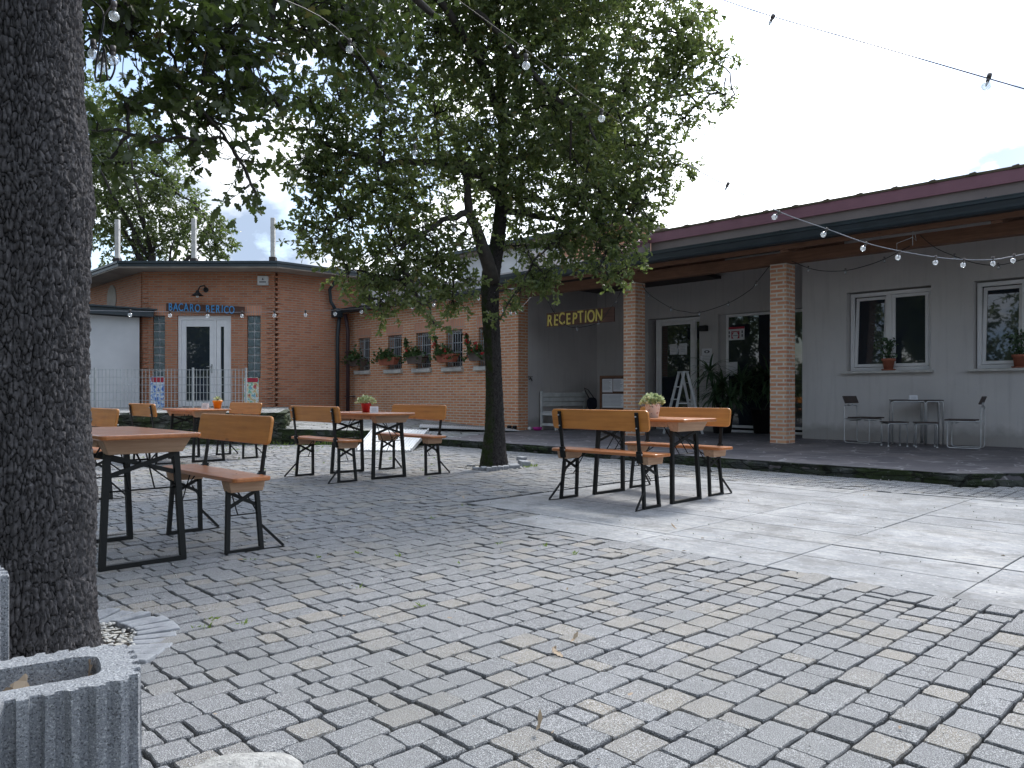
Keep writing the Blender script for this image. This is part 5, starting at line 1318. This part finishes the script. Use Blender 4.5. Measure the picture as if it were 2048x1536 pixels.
# big oak trunk in the left foreground
c = TREE1
oak1 = thing('oak_tree', 'huge dark furrowed oak trunk at the left edge with leafy boughs hanging into view', 'tree', (c.x, c.y, 0))
zz = lambda v: 1+(HZ-v)/F*2.97
prof = [(-.06, .33), (zz(1305), .285), (zz(1250), .268), (zz(1100), .260), (zz(1000), .272), (zz(900), .256), (zz(800), .248), (zz(600), .249), (zz(500), .253), (zz(400), .268), (zz(330), .255), (zz(280), .248), (zz(150), .224), (zz(0), .221), (3.0, .21), (4.1, .17)]
trunk_mesh('trunk', [(c.x, c.y, z, r) for z, r in prof], 540, .0048, MAT['bark'], oak1, .0150, .044, .017, (-CA*.95-.1, -SA*.95, 0), -.38, (c.x, c.y, 0))  # mask covers moss and the left side's shade, both put into the bark colour
random.seed(21)
lob = []
for (u, v, rp, Y) in ((260,60,110,4.6),(390,90,120,4.9),(500,120,110,5.2),(330,215,80,4.8),(420,240,70,5.0),(480,320,46,5.0),(512,385,26,5.0),(385,290,40,4.9),(300,285,42,4.7),(195,70,60,4.3),(600,60,110,5.6),(560,215,50,5.3),(195,265,26,4.4),(215,330,34,4.5),(345,-60,170,4.6),(560,-80,190,5.4),(190,-60,120,4.3),(700,80,90,6.0),(760,180,55,6.2),(760,-60,160,5.9),(250,200,22,4.5),(455,180,80,5.1)):
    lob.append((atY(u, v, Y), PX(rp, Y), PX(rp, Y)*1.2+.1))
extra = [(Vector((c.x+random.uniform(-2.2, 1.2), c.y+random.uniform(-2.4, 1.2), random.uniform(4.2, 6.2))), .9, .9) for _ in range(9)]
lob += extra
nodes1 = [(c.x, c.y, 3.4), (c.x, c.y, 4.0), XY(-1.4, 3.6, 3.9), XY(-1.3, 4.6, 4.0), XY(-.9, 5.2, 3.9), XY(-2.1, 4.5, 3.6)]
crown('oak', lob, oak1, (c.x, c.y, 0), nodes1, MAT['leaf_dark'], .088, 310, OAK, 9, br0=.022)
m = MB(); Pc = Vector((c.x, c.y, 0))
for a, b, r0, r1, sd in ((Vector((c.x, c.y, 3.3)), XY(-1.3, 4.6, 4.0), .10, .05, 1), (XY(-1.3, 4.6, 4.0), XY(-.6, 5.9, 3.9), .05, .025, 2), (Vector((c.x, c.y, 3.6)), XY(-2.1, 4.5, 3.7), .07, .03, 3), (atY(418, -40, 4.9), atY(415, 95, 4.9), .018, .012, 4), (atY(415, 95, 4.9), atY(400, 190, 4.9), .011, .007, 5), (atY(330, -30, 4.7), atY(310, 120, 4.7), .010, .006, 6), (Vector((c.x, c.y, 3.9)), Pc+Vector((0, -.5, 5.6)), .15, .06, 7)):
    limb(m, a-Pc, b-Pc, r0, r1, .08, 8, 8, sd)
m.build('limb', MAT['twig'], oak1)

# mossy oak in the middle of the yard
tc = Vector((PIT2.x, PIT2.y, 0))
oak2 = thing('oak_tree', 'slender mossy oak growing from a ring of cobbles in the middle of the yard', 'tree', (tc.x, tc.y, 0))
Y2 = 10.42
tp_ = [(987, 945, 62), (988, 930, 54), (988, 905, 46), (990, 860, 37), (989, 800, 33), (987, 740, 31), (984, 680, 28), (981, 620, 29), (980, 570, 30), (984, 535, 31), (992, 500, 25), (998, 460, 23), (1003, 400, 20), (1006, 330, 17), (1004, 250, 14), (1000, 150, 12), (995, 40, 10), (990, -80, 8)]
path2 = []
for u, v, rp in tp_:
    p = atY(u, v, Y2); path2.append((p.x, p.y, p.z, PX(rp*(.70 if v < 700 else .62)*.86, Y2)))
trunk_mesh('trunk', path2, 150, .012, MAT['bark2'], oak2, .024, .045, .012, (-CA, -SA, 0), -.05, (tc.x, tc.y, 0))
m = MB()
def L2(pp):
    pts = [atY(u, v, Y)-tc for u, v, Y, r in pp]; sm = []; rs = []
    for i in range(len(pts)-1):
        for k in range(4):
            f = k/4; sm.append(pts[i].lerp(pts[i+1], f)+Vector((random.gauss(0, .008), random.gauss(0, .008), random.gauss(0, .008)))); rs.append(PX(pp[i][3]*(1-f)+pp[i+1][3]*f, Y2))
    sm.append(pts[-1]); rs.append(PX(pp[-1][3], Y2)); m.tube(sm, rs, 9)
L2([(985, 560, 10.35, 15), (968, 500, 10.1, 13), (955, 460, 10.0, 11), (938, 425, 9.9, 9), (935, 380, 9.8, 7), (925, 330, 9.7, 5)])
L2([(938, 425, 9.9, 7), (885, 440, 9.6, 5), (840, 470, 9.4, 3.5), (800, 500, 9.2, 2.5)])
L2([(1000, 400, 10.4, 10), (960, 350, 10.2, 8), (880, 328, 10, 7), (820, 322, 9.8, 6.5), (770, 328, 9.6, 6), (700, 305, 9.4, 5), (640, 285, 9.2, 4)])
L2([(1004, 240, 10.4, 9), (960, 120, 9.8, 8), (900, 30, 9.3, 7), (850, -40, 9, 6)])
L2([(950, 20, 9.2, 6), (1010, 80, 9.4, 4.5), (1060, 140, 9.5, 5), (1100, 190, 9.6, 4.6), (1140, 215, 9.6, 4), (1170, 235, 9.6, 3), (1195, 290, 9.7, 2)])
L2([(1140, 215, 9.6, 3), (1142, 270, 9.7, 2.5), (1140, 320, 9.8, 1.5)])
L2([(1002, 420, 10.4, 8), (1060, 430, 10.6, 6), (1120, 440, 10.9, 5), (1180, 470, 11.1, 4), (1230, 500, 11.2, 2.5)])
L2([(1006, 330, 10.4, 8), (1090, 300, 11, 6), (1200, 250, 11.4, 5), (1320, 200, 11.6, 3.5), (1420, 180, 11.6, 2)])
L2([(1000, 150, 10.4, 8), (1100, 60, 11, 6), (1250, 0, 11.5, 5), (1380, -20, 11.8, 3)])
m.build('limb', MAT['bark2'] if False else MAT['twig'], oak2)
random.seed(5)
lobes2 = []
LL = [(1400,25,45,11),(1395,85,45,11),(1445,115,38,11.3),(1470,190,20,11.3),(1450,215,14,11.2),(1425,180,26,11.2),(1370,235,50,11),(1320,60,95,10.8),(1250,190,110,10.5),(1350,160,70,11),(1270,340,75,10.6),(1350,330,42,11),(1335,375,32,11),(1200,440,60,10.4),(1235,500,44,10.2),(1200,545,28,10),(1235,395,55,10.6),(1130,110,130,10.2),(1000,60,140,9.8),(1010,230,110,9.8),(880,60,130,9.8),(870,230,110,9.8),(760,280,85,9.6),(680,310,65,9.4),(640,370,50,9.3),(700,440,60,9.3),(655,470,38,9.2),(740,380,70,9.5),(760,520,50,9.3),(800,560,50,9.2),(735,570,34,9.1),(850,470,65,9.5),(845,610,34,9.0),(870,650,24,9.0),(900,545,48,9.6),(820,400,70,9.6),(930,470,40,9.7),(930,560,36,9.7),(1000,330,90,10.0),(1060,400,70,10.3),(1050,490,46,10.4),(1090,550,34,10),(1120,480,50,10.4),(1150,320,100,10.2),(1040,580,30,10),(1000,640,16,9.9),(1015,610,20,9.9),(620,260,70,9.2),(580,330,36,9.1),(620,400,34,9.2),(1100,210,120,10),(940,330,90,9.9),(1290,290,60,10.8),(1340,120,85,11.2),(1180,20,120,10.5),(760,140,100,9.5),(680,200,80,9.3),(1160,400,60,10.1),(1265,480,30,10.2),(1215,560,20,10.0),(1280,520,16,10.1)]
LL += [(640,480,55,9.2),(700,540,55,9.1),(680,350,80,9.4),(615,340,55,9.2),(780,470,80,9.4),(760,600,52,9.1),(820,560,60,9.3),(905,600,44,9.6),(860,520,70,9.5),(1130,470,70,10.4),(1195,505,55,10.3),(1240,545,34,10.1),(1100,560,38,10.2),(1060,545,38,10.2),(1255,430,62,10.5),(1290,400,45,10.6),(600,200,60,9.0),(590,450,30,9.1),(1300,440,30,10.6)]
for (u, v, rp, Y) in LL:
    r = PX(rp, Y); lobes2.append((atY(u, v, Y), r, max(r*1.1, .3)))
for k in range(16):
    a = random.random()*6.28; rr = random.uniform(.2, 2.6); lobes2.append((tc+Vector((rr*math.cos(a), rr*math.sin(a), random.uniform(6.0, 8.2))), random.uniform(.8, 1.1), 1.0))
for k in range(8):
    a = random.random()*6.28; p = XY(-.3+random.uniform(-2, 2), 12.6+random.uniform(-.5, .6), random.uniform(4.2, 5.6)); lobes2.append((p, .8, .8))
nodes2 = [Vector(p[:3]) for p in path2[10:]]+[atY(u, v, Y) for u, v, Y in ((938,425,9.9),(840,470,9.4),(880,328,10),(770,328,9.6),(680,300,9.4),(960,120,9.8),(1060,140,9),(1150,220,9),(1140,300,9),(1120,440,10.9),(1200,480,11.1),(1200,250,11.4),(1340,195,11.6),(1250,0,11.5),(1100,60,11))]
crown('oak', lobes2, oak2, (tc.x, tc.y, 0), nodes2, MAT['leaf'], .074, 290, OAK2, 14, br0=.022, twigs=9)

# far tree behind the bar building
fc = XY(-15.5, 33)
ft = thing('background_tree', 'light green tree rising behind the flat roof of the brick bar', 'tree', (fc.x, fc.y, 0))
m = MB(); limb(m, (0, 0, 0), (.2, 0, 7), .28, .16, .03, 9, 8, 1)
for k in range(9):
    a = k*.7; limb(m, (.15, 0, 4.5+.3*k), (2.6*math.cos(a), 2.6*math.sin(a), 7.2+.5*k), .10, .03, .12, 6, 8, k*2.2)
m.build('trunk', MAT['twig'], ft)
random.seed(9); lf = []
for (u, v, rp) in ((200,270,55),(260,300,70),(320,340,60),(360,400,50),(420,440,40),(440,480,30),(400,470,50),(300,420,80),(220,400,80),(240,480,60),(330,480,55),(190,330,60),(180,200,60),(140,300,90),(120,420,90),(60,350,90),(250,230,45),(425,510,25)):
    lf.append((atY(u, v, 33), PX(rp, 33), PX(rp, 33)*1.2))
crown('far', lf, ft, (fc.x, fc.y, 0), [fc+Vector((.2, 0, z)) for z in (5, 6, 7)], MAT['leaf_far'], .17, 75, OVAL, 12, br0=.08)

# garden trees outside the frame, behind and beside the photographer: the panes mirror them
g0 = thing('garden_tree', 'x', 'tree', (0, 0, 0)); m = MB(); limb(m, (0, 0, 0), (.1, .1, 6), .22, .12, .03, 8, 8, 4); m.build('trunk', MAT['twig'], g0)
random.seed(77); gl_ = []
for k in range(34):
    a = random.random()*6.28; z = random.uniform(.5, 8.5); rr = random.uniform(.5, 3.2)*(1 if z < 6.5 else .6); gl_.append((Vector((rr*math.cos(a), rr*math.sin(a), z)), random.uniform(.9, 1.3), 1.1))
crown('garden', gl_, g0, (0, 0, 0), [Vector((.1, .1, z)) for z in (1.5, 3, 4.5, 6)], MAT['leaf_far'], .17, 60, OVAL, 12, br0=.06)
GL = ('beside the terrace', 'left of the big trunk', 'behind the left shoulder', 'straight behind the photographer', 'behind the right shoulder', 'far behind the yard', 'left of the yard', 'behind the far bench', 'beyond the white annex', 'far to the left')
for k, (X, Y, sc_) in enumerate(((-17.5, 13, 1.0), (-14, 6.5, .95), (-16.5, .5, 1.1), (-10.5, -6, 1.0), (-3.5, -9, 1.1), (4, -10, 1.0), (-20, -8, 1.3), (-13, -13, 1.3), (-22, 15, 1.2), (-24, 9, 1.3))):
    o = g0 if k == 0 else copy_tree(g0); p = XY(X, Y); o.location = p; o.rotation_euler = (0, 0, k*1.3); o.scale = (sc_, sc_, sc_)
    o['label'] = 'leafy garden tree outside the frame, '+GL[k]; o['group'] = 'garden trees outside the frame'

# ---------------------------------------------------------------- pits, ring stones
def gravel_pit(c_, r_, name='tree_pit'):
    m = MB(); k = 40; vs = [(c_.x, c_.y, -.004)]; 
    for ring in (.5, 1):
        for i in range(k): a = i*2*math.pi/k; rr = r_*ring*(1+.06*noise.noise(Vector((math.cos(a)*2, math.sin(a)*2, 0)))); vs.append((c_.x+rr*math.cos(a), c_.y+rr*math.sin(a), -.012))
    fs = [(0, 1+i, 1+(i+1) % k) for i in range(k)]+[(1+i, 1+k+i, 1+k+(i+1) % k, 1+(i+1) % k) for i in range(k)]
    m.add(vs, fs); return tag(m.build(name, MAT['gravel']), kind='structure')
gravel_pit(TREE1, .56); gravel_pit(PIT2, .45)
def pebbles(name, c_, r0, r1, n_, szr, seed, a0=0, a1=6.283):
    random.seed(seed); V = []; Fs = []; m = MB()
    for k in range(n_):
        a = random.uniform(a0, a1); r_ = random.uniform(r0, r1); s_ = random.uniform(*szr); p = Vector((c_.x+r_*math.cos(a), c_.y+r_*math.sin(a), s_*.25))
        M_ = Matrix.Translation(p) @ Matrix.Rotation(random.random()*6, 4, 'Z') @ Matrix.Diagonal((1, .7, .5, 1))
        m2 = MB(); m2.ball((0, 0, 0), s_, 7, 5); m2.v = [tuple(M_ @ (Vector(v_)*random.uniform(.88, 1.12))) for v_ in m2.v]; m.add(m2.v, m2.f, True)
    o = m.build(name, MAT['sill']); tag(o, kind='stuff'); return o
pebbles('pit_gravel', TREE1, .28, .42, 260, (.006, .014), 1); pebbles('pit_gravel', PIT2, .30, .42, 120, (.008, .02), 2)
# radial blocks round the big trunk
def ring_stones(c_, r0, r1, n_, label, grp, skip=lambda a: False, tilt=.05, wmul=.86, seed=1, hh=.0):
    random.seed(seed)
    for k in range(n_):
        a = 2*math.pi*(k+.5)/n_
        if skip(a): continue
        w0, w1 = math.pi*r0/n_*wmul, math.pi*r1/n_*wmul; d = random.uniform(-.012, .012)
        m = MB(); P = [(r0+d, -w0), (r1+d, -w1), (r1+d, w1), (r0+d, w0)]
        m.add([(p[0]-r0, p[1], -.06) for p in P]+[(p[0]-r0, p[1], .0) for p in P], [(0,3,2,1), (4,5,6,7), (0,1,5,4), (1,2,6,5), (2,3,7,6), (3,0,4,7)])
        o = m.build('edging_stone', MAT['ringstone'], None, bevel=.006); o.location = (c_.x+r0*math.cos(a), c_.y+r0*math.sin(a), hh+random.uniform(.0, .014)); o.rotation_euler = (random.gauss(0, tilt), random.gauss(0, tilt), a)
        tag(o, label, 'stone', grp)
MAT['ringstone'] = simple('granite_ring', (.33,.345,.365), (.22,.23,.25), .85, 14, .6, 110, .006)
def camang(c_, a):                                   # keep the stones the picture can show
    p = Vector((c_.x+.45*math.cos(a), c_.y+.45*math.sin(a))); return camXY(p.x, p.y)
ring_stones(TREE1, .41, .575, 44, 'narrow grey stone laid radially round the foot of the big trunk', 'radial stones round the big trunk', skip=lambda a: camang(TREE1, a)[0] < -2.0)
random.seed(3)
for k, (u, v, w, h, rz, ti) in enumerate(((968, 941, .08, .05, .2, .1), (977, 942, .07, .05, .1, 0), (989, 941, .075, .055, .0, 0), (1001, 939.5, .08, .05, -.1, 0), (1012, 938.5, .08, .05, .1, .05), (1027, 937, .15, .06, .35, .2), (1047, 933, .16, .08, .5, .15), (1043, 921, .14, .06, .9, .1), (953, 939, .09, .03, .4, 0), (942, 933, .08, .03, .9, 0))):
    q = at_z(u, v, 0); m = MB(); m.box(-w/2, w/2, -.05, .05, -.02, h); o = m.build('edging_stone', MAT['ringstone'], None, bevel=.01)
    o.location = (q.x, q.y, 0); o.rotation_euler = (ti, random.gauss(0, .06), CAMROT+rz)
    tag(o, 'small grey cobble set in the ring at the foot of the slender mossy oak', 'stone', 'cobbles round the mossy oak')

# ---------------------------------------------------------------- ribbed concrete planters
def planter(loc, rz, L_, W2, H, label, mat='concrete'):
    t = thing('planter', label, 'planter', loc, rz, 'ribbed concrete planter blocks')
    def outline(n=96, rib=0.0, ins=0.0):
        out = []
        for i in range(n):
            a = 2*math.pi*i/n; ca, sa = math.cos(a), math.sin(a); e = 5.5
            r_ = 1/((abs(ca)/(L_/2-ins))**e+(abs(sa)/(W2/2-ins))**e)**(1/e); out.append((r_*ca, r_*sa))
        return out
    N_ = 240; base = outline(N_); inn = outline(N_, ins=.075)
    # ribs: square-wave offset along perimeter
    per = [0]
    for i in range(1, N_): per.append(per[-1]+math.dist(base[i], base[i-1]))
    outr = []
    for i, (x, y) in enumerate(base):
        l_ = math.hypot(x, y); f = (per[i]/.052) % 1; d = .019 if f < .5 else 0
        outr.append((x*(1+d/l_), y*(1+d/l_)))
    V = []; rows = [(outr, 0), (outr, H*.5), (outr, H-.006), ([(x*.992, y*.992) for x, y in outr], H), ([((a[0]+b[0])/2, (a[1]+b[1])/2) for a, b in zip(base, inn)], H+.002), (inn, H), ([(x*.985, y*.985) for x, y in inn], H-.008), ([(x*.86, y*.86) for x, y in inn], H-.22)]
    for P, z in rows:
        for j, (x, y) in enumerate(P): 
            nn = noise.noise(Vector((x*40, y*40, z*40)))*.0025; V.append((x+nn, y+nn, z+nn*(1 if 0 < z else 0)))
    m = MB(); fs = []
    for r_ in range(len(rows)-1):
        for j in range(N_): fs.append((r_*N_+j, r_*N_+(j+1) % N_, (r_+1)*N_+(j+1) % N_, (r_+1)*N_+j))
    m.add(V, fs); m.build('shell', MAT[mat], t)
    m = MB(); P = [(x*.9, y*.9) for x, y in inn]; m.prism(P, H-.2, H-.105); m.build('soil', MAT['soil'], t)
    return t
pr = XY(-1.127, 2.30); pf = XY(-1.02, 1.97)
axis = (XY(-1.41, 2.124)-XY(-1.127, 2.30)).normalized(); mid = (pr+pf)/2+axis*.235
PH = .262
planter((mid.x, mid.y, 0), math.atan2(axis.y, axis.x), .50, .335, PH, 'ribbed grey concrete planter with dry oak leaves at the bottom left corner')
q = XY(-1.775, 2.30); t = planter((q.x, q.y, 0), math.atan2(axis.y, axis.x)+.2, .40, .30, .445, 'taller pale concrete block cut by the left edge in front of the big trunk')
# dry leaves in the planter
nl = 12; C = np.array([[rng.uniform(-.16, .12), rng.uniform(-.09, .09), PH-.095+rng.uniform(0, .03)] for _ in range(nl)])
Rz = Matrix.Rotation(math.atan2(axis.y, axis.x), 3, 'Z'); C = np.array([tuple(Rz @ Vector(c_)) for c_ in C])
D_ = rng.normal(size=(nl, 3)); D_[:, 2] = np.abs(D_[:, 2])*.5; 
o = leaves('dry_leaves', C, D_, .045+.04*rng.random(nl), MAT['leaf_dry'], OAK, None, width=1.2, curl=.6, fold=.8); o.location = (mid.x, mid.y, 0)
tag(o, kind='stuff')
q = atY(40, 1392, 1.98); C = np.array([[0, 0, 0], [.03, .01, 0], [.06, 0, .01], [-.03, 0, 0]]); D_ = np.array([[-.35, 0, .8], [-.1, .2, .9], [.5, .1, .6], [-.8, .1, .3]]); Rm = Matrix.Rotation(CAMROT, 3, 'Z')
C = np.array([tuple(Rm @ Vector(c_)) for c_ in C]); D_ = np.array([tuple(Rm @ Vector(c_)) for c_ in D_])
o = leaves('dry_oak_leaf', C, D_, np.array([.09, .075, .07, .06]), MAT['leaf_dry'], OAK, None, width=1.25, curl=.25, fold=.35, N=np.tile(np.array([SA, -CA, .2]), (4, 1))); o.location = (q.x, q.y, PH-.10)
tag(o, 'curled pale brown oak leaves standing up in the ribbed planter', 'dry leaves')
# pale boulder at the bottom edge
q = XY(-.695, 1.985); m = MB(); m.ball((0, 0, 0), 1, 28, 14)
m.v = [tuple(Vector((v_[0]*.155, v_[1]*.10, max(v_[2], -.5)*.045))*(1+.16*noise.noise(Vector(v_)*1.8)+.03*noise.noise(Vector(v_)*9))) for v_ in m.v]
o = m.build('flat_boulder', MAT['boulder'] if 'boulder' in MAT else simple('boulder_pale', (.45,.445,.43), (.26,.26,.25), .9, 40, .9, 120, .01)); o.location = (q.x, q.y, .012); o.rotation_euler = (0, 0, CAMROT+.15)
tag(o, 'pale rough boulder just cut off by the bottom edge left of centre', 'boulder')

# ---------------------------------------------------------------- weeds, moss and litter
def weeds(name, spots, size, nper, mat):
    C = []; D = []; S = []
    for (x, y) in spots:
        for k in range(nper):
            C.append((x+random.gauss(0, size*.4), y+random.gauss(0, size*.4), -.004)); D.append((random.gauss(0, .8), random.gauss(0, .8), random.uniform(.3, 1.2))); S.append(size*random.uniform(.5, 1.2))
    o = leaves(name, np.array(C), np.array(D), np.array(S), MAT[mat], OVAL, None, width=.45); return tag(o, kind='stuff')
random.seed(33)
sp = [at_z(u, v) for u, v in ((718,1106),(800,1113),(912,1127),(636,1115),(722,1177),(845,1212),(998,1088),(1090,1092),(1150,1108),(866,1037),(928,1012),(508,1118),(420,1240),(418,1254),(395,1256),(488,1248))]
weeds('weeds', [(p.x, p.y) for p in sp], .032, 10, 'weed')
sp = []
for k in range(110):                                  # moss and grass by the stone wall and far left setts
    p = XY(random.uniform(-6.8, -1.6), random.uniform(13.2, 15.1)); sp.append((p.x, p.y))
for k in range(80):
    s_ = random.uniform(-13, -7); t_ = random.uniform(2, 8); X, Y = camXY(s_, t_)
    if not in_slab(s_, t_) and Y < 15 and noise.noise(Vector((s_, t_, 0))) > .05: sp.append((s_, t_))
weeds('grass', sp, .034, 8, 'weed')
sp = [(p.x, p.y) for p in (at_z(1062, 931), at_z(1070, 933), at_z(1055, 935), at_z(1050, 929))]; weeds('grass', sp, .05, 16, 'weed')
sp = [XY(random.uniform(-4.6, -2.6), 15.02) for _ in range(16)]; weeds('wall_foot_plants', [(p.x, p.y) for p in sp], .10, 9, 'weed')
# fallen leaves, twigs, crumbs
C = []; S = []
for k in range(230):
    Y = random.uniform(1.6, 14); X = random.uniform(-.66, .66)*Y; p = XY(X, Y)
    if plat_poly(p.x, p.y) or (abs(X) < 9 and random.random() < .2): continue
    C.append((p.x, p.y, .006+random.random()*.006)); S.append(random.uniform(.010, .026) if random.random() < .8 else random.uniform(.03, .045))
C = np.array(C); n_ = len(C); D_ = rng.normal(size=(n_, 3)); D_[:, 2] *= .2
o = leaves('leaf_litter', C, D_, np.array(S), MAT['leaf_dry'], OAK2, None, width=1.1, curl=.5, fold=.5, N=np.array([0, 0, 1.0])+rng.normal(0, .25, (n_, 3))); tag(o, kind='stuff')
for u, v, s_ in ((1103, 1309, .05),):
    q = at_z(u, v); o = leaves('dry_oak_leaf', np.array([[0, 0, .012], [.012, 0, .014]]), np.array([[1, .2, .3], [-.5, .8, .2]]), np.array([s_*.8, s_*.7]), MAT['leaf_dry'], OAK, None, width=1.2, curl=.7, fold=.5); o.location = q; tag(o, 'single curled dry leaf lying on the setts at lower centre', 'dry leaf')
# crumbs of earth and pale chips on the setts
m = MB(); random.seed(8)
for k in range(420):
    Y = random.uniform(1.5, 9); X = random.uniform(-.66, .66)*Y; p = XY(X, Y)
    s_ = random.uniform(.0012, .004)*(1 if Y < 4 else 1.7); m2 = MB(); m2.ball((p.x, p.y, .010 if not in_slab(p.x, p.y) else .006), s_, 5, 3); m.add(m2.v, m2.f)
tag(m.build('grit', MAT['sill']), kind='stuff')

# ================================================================ light, sky, camera
w = bpy.data.worlds.new('World'); SC.world = w; w.use_nodes = True; nt = w.node_tree; nt.nodes.clear()
SUNAZ = CAMROT; sun_cam = Vector((.42, .80, .95)).normalized()     # camera frame (right, away, up)
sd = Vector((sun_cam.x*CA-sun_cam.y*SA, sun_cam.x*SA+sun_cam.y*CA, sun_cam.z))
class W_(NT):
    def __init__(s): s.t = nt
n = W_()
out = n.n('ShaderNodeOutputWorld'); bg = n.n('ShaderNodeBackground')
sky = n.n('ShaderNodeTexSky'); sky.sky_type = 'NISHITA'; sky.sun_disc = False; sky.sun_elevation = math.asin(sd.z); sky.sun_rotation = math.atan2(sd.x, sd.y); sky.dust_density = 1.5
tc_ = n.n('ShaderNodeTexCoord'); gen = tc_.outputs['Generated']
mp = n.n('ShaderNodeMapping'); mp.inputs['Scale'].default_value = (1, 1, 1.9); n.l(gen, mp.inputs['Vector'])
cn = n.noise(mp.outputs['Vector'], 3.1, 9, .56); cn2 = n.noise(mp.outputs['Vector'], 6.5, 7, .55)
dot = n.n('ShaderNodeVectorMath'); dot.operation = 'DOT_PRODUCT'; n.l(gen, dot.inputs[0]); dot.inputs[1].default_value = sd
glow = n.ramp(dot.outputs['Value'], [(.62, 0), (.80, .25), (.97, 1)])
right = Vector((CA, SA, 0)); fwd = Vector((-SA, CA, 0)); gl = (fwd+right*.28).normalized()
dot2 = n.n('ShaderNodeVectorMath'); dot2.operation = 'DOT_PRODUCT'; n.l(gen, dot2.inputs[0]); dot2.inputs[1].default_value = gl
glow2 = n.ramp(dot2.outputs['Value'], [(.90, 0), (.985, 1)])
cover = n.math('ADD', cn, n.math('MULTIPLY', glow2, .22))
lf_ = (fwd-right*.42+Vector((0, 0, .22))).normalized(); dot3 = n.n('ShaderNodeVectorMath'); dot3.operation = 'DOT_PRODUCT'; n.l(gen, dot3.inputs[0]); dot3.inputs[1].default_value = lf_
gap = n.ramp(dot3.outputs['Value'], [(.965, 0), (.995, 1)])
cover = n.math('SUBTRACT', cover, n.math('MULTIPLY', gap, .04))
rp_ = (fwd+right*.615+Vector((0, 0, .325))).normalized(); dot4 = n.n('ShaderNodeVectorMath'); dot4.operation = 'DOT_PRODUCT'; n.l(gen, dot4.inputs[0]); dot4.inputs[1].default_value = rp_
gap2 = n.ramp(dot4.outputs['Value'], [(.993, 0), (.9995, 1)])
cn2 = n.math('SUBTRACT', cn2, n.math('MULTIPLY', gap2, .16)); glow2 = n.math('MULTIPLY', glow2, n.math('SUBTRACT', 1.0, n.math('MULTIPLY', gap2, .8)))
cov = n.ramp(cover, [(.45, 0), (.50, 1)])
cloud = n.ramp(cn2, [(.42, (.24, .30, .40)), (.50, (.44, .49, .57)), (.56, (.66, .69, .73))])
cloud = n.mix(glow2, cloud, (.78, .80, .82))
cl = n.n('ShaderNodeVectorMath'); cl.operation = 'SCALE'; n.l(cloud, cl.inputs[0])
patch = n.math('MULTIPLY', gap2, n.ramp(n.noise(mp.outputs['Vector'], 9, 6, .6), [(.42, 0), (.58, 1)]))
n.l(n.math('MULTIPLY', n.math('ADD', n.math('MULTIPLY', glow, 3.6), 1.0), n.math('SUBTRACT', 1.0, n.math('MULTIPLY', patch, .5))), cl.inputs['Scale'])
# Background strength is 0.1: clouds are divided by it here
SK = .1
cl2 = n.n('ShaderNodeVectorMath'); cl2.operation = 'SCALE'; n.l(cl.outputs[0], cl2.inputs[0]); cl2.inputs['Scale'].default_value = 1/SK
skb = n.n('ShaderNodeVectorMath'); skb.operation = 'SCALE'; n.l(sky.outputs[0], skb.inputs[0]); skb.inputs['Scale'].default_value = 1.15
fin = n.n('ShaderNodeMix'); fin.data_type = 'RGBA'; n.l(cov, fin.inputs[0]); n.l(skb.outputs[0], fin.inputs[6]); n.l(cl2.outputs[0], fin.inputs[7])
n.l(fin.outputs[2], bg.inputs[0]); bg.inputs[1].default_value = SK; n.l(bg.outputs[0], out.inputs[0])
sl_ = bpy.data.lights.new('sun', 'SUN'); sl_.energy = 1.7; sl_.angle = R(10); sl_.color = (1, .96, .90)
so = bpy.data.objects.new('sun', sl_); COL.objects.link(so); so.rotation_euler = (-sd).to_track_quat('-Z', 'Y').to_euler(); so.location = (0, 0, 12)

cam = bpy.data.cameras.new('camera'); co = bpy.data.objects.new('camera', cam); COL.objects.link(co)
co.location = (0, 0, 1.0); co.rotation_euler = (R(90), 0, CAMROT); cam.sensor_width = 36; cam.lens = F/2048*36; cam.shift_y = (HZ-768)/2048
cam.clip_start = .05; cam.clip_end = 500; SC.camera = co
SC.view_settings.view_transform = 'Standard'; SC.view_settings.look = 'None'; SC.view_settings.gamma = 1; SC.view_settings.exposure = 1.12
SC.render.engine = 'CYCLES'; SC.cycles.max_bounces = 7; SC.cycles.transparent_max_bounces = 16
bpy.context.view_layer.update()
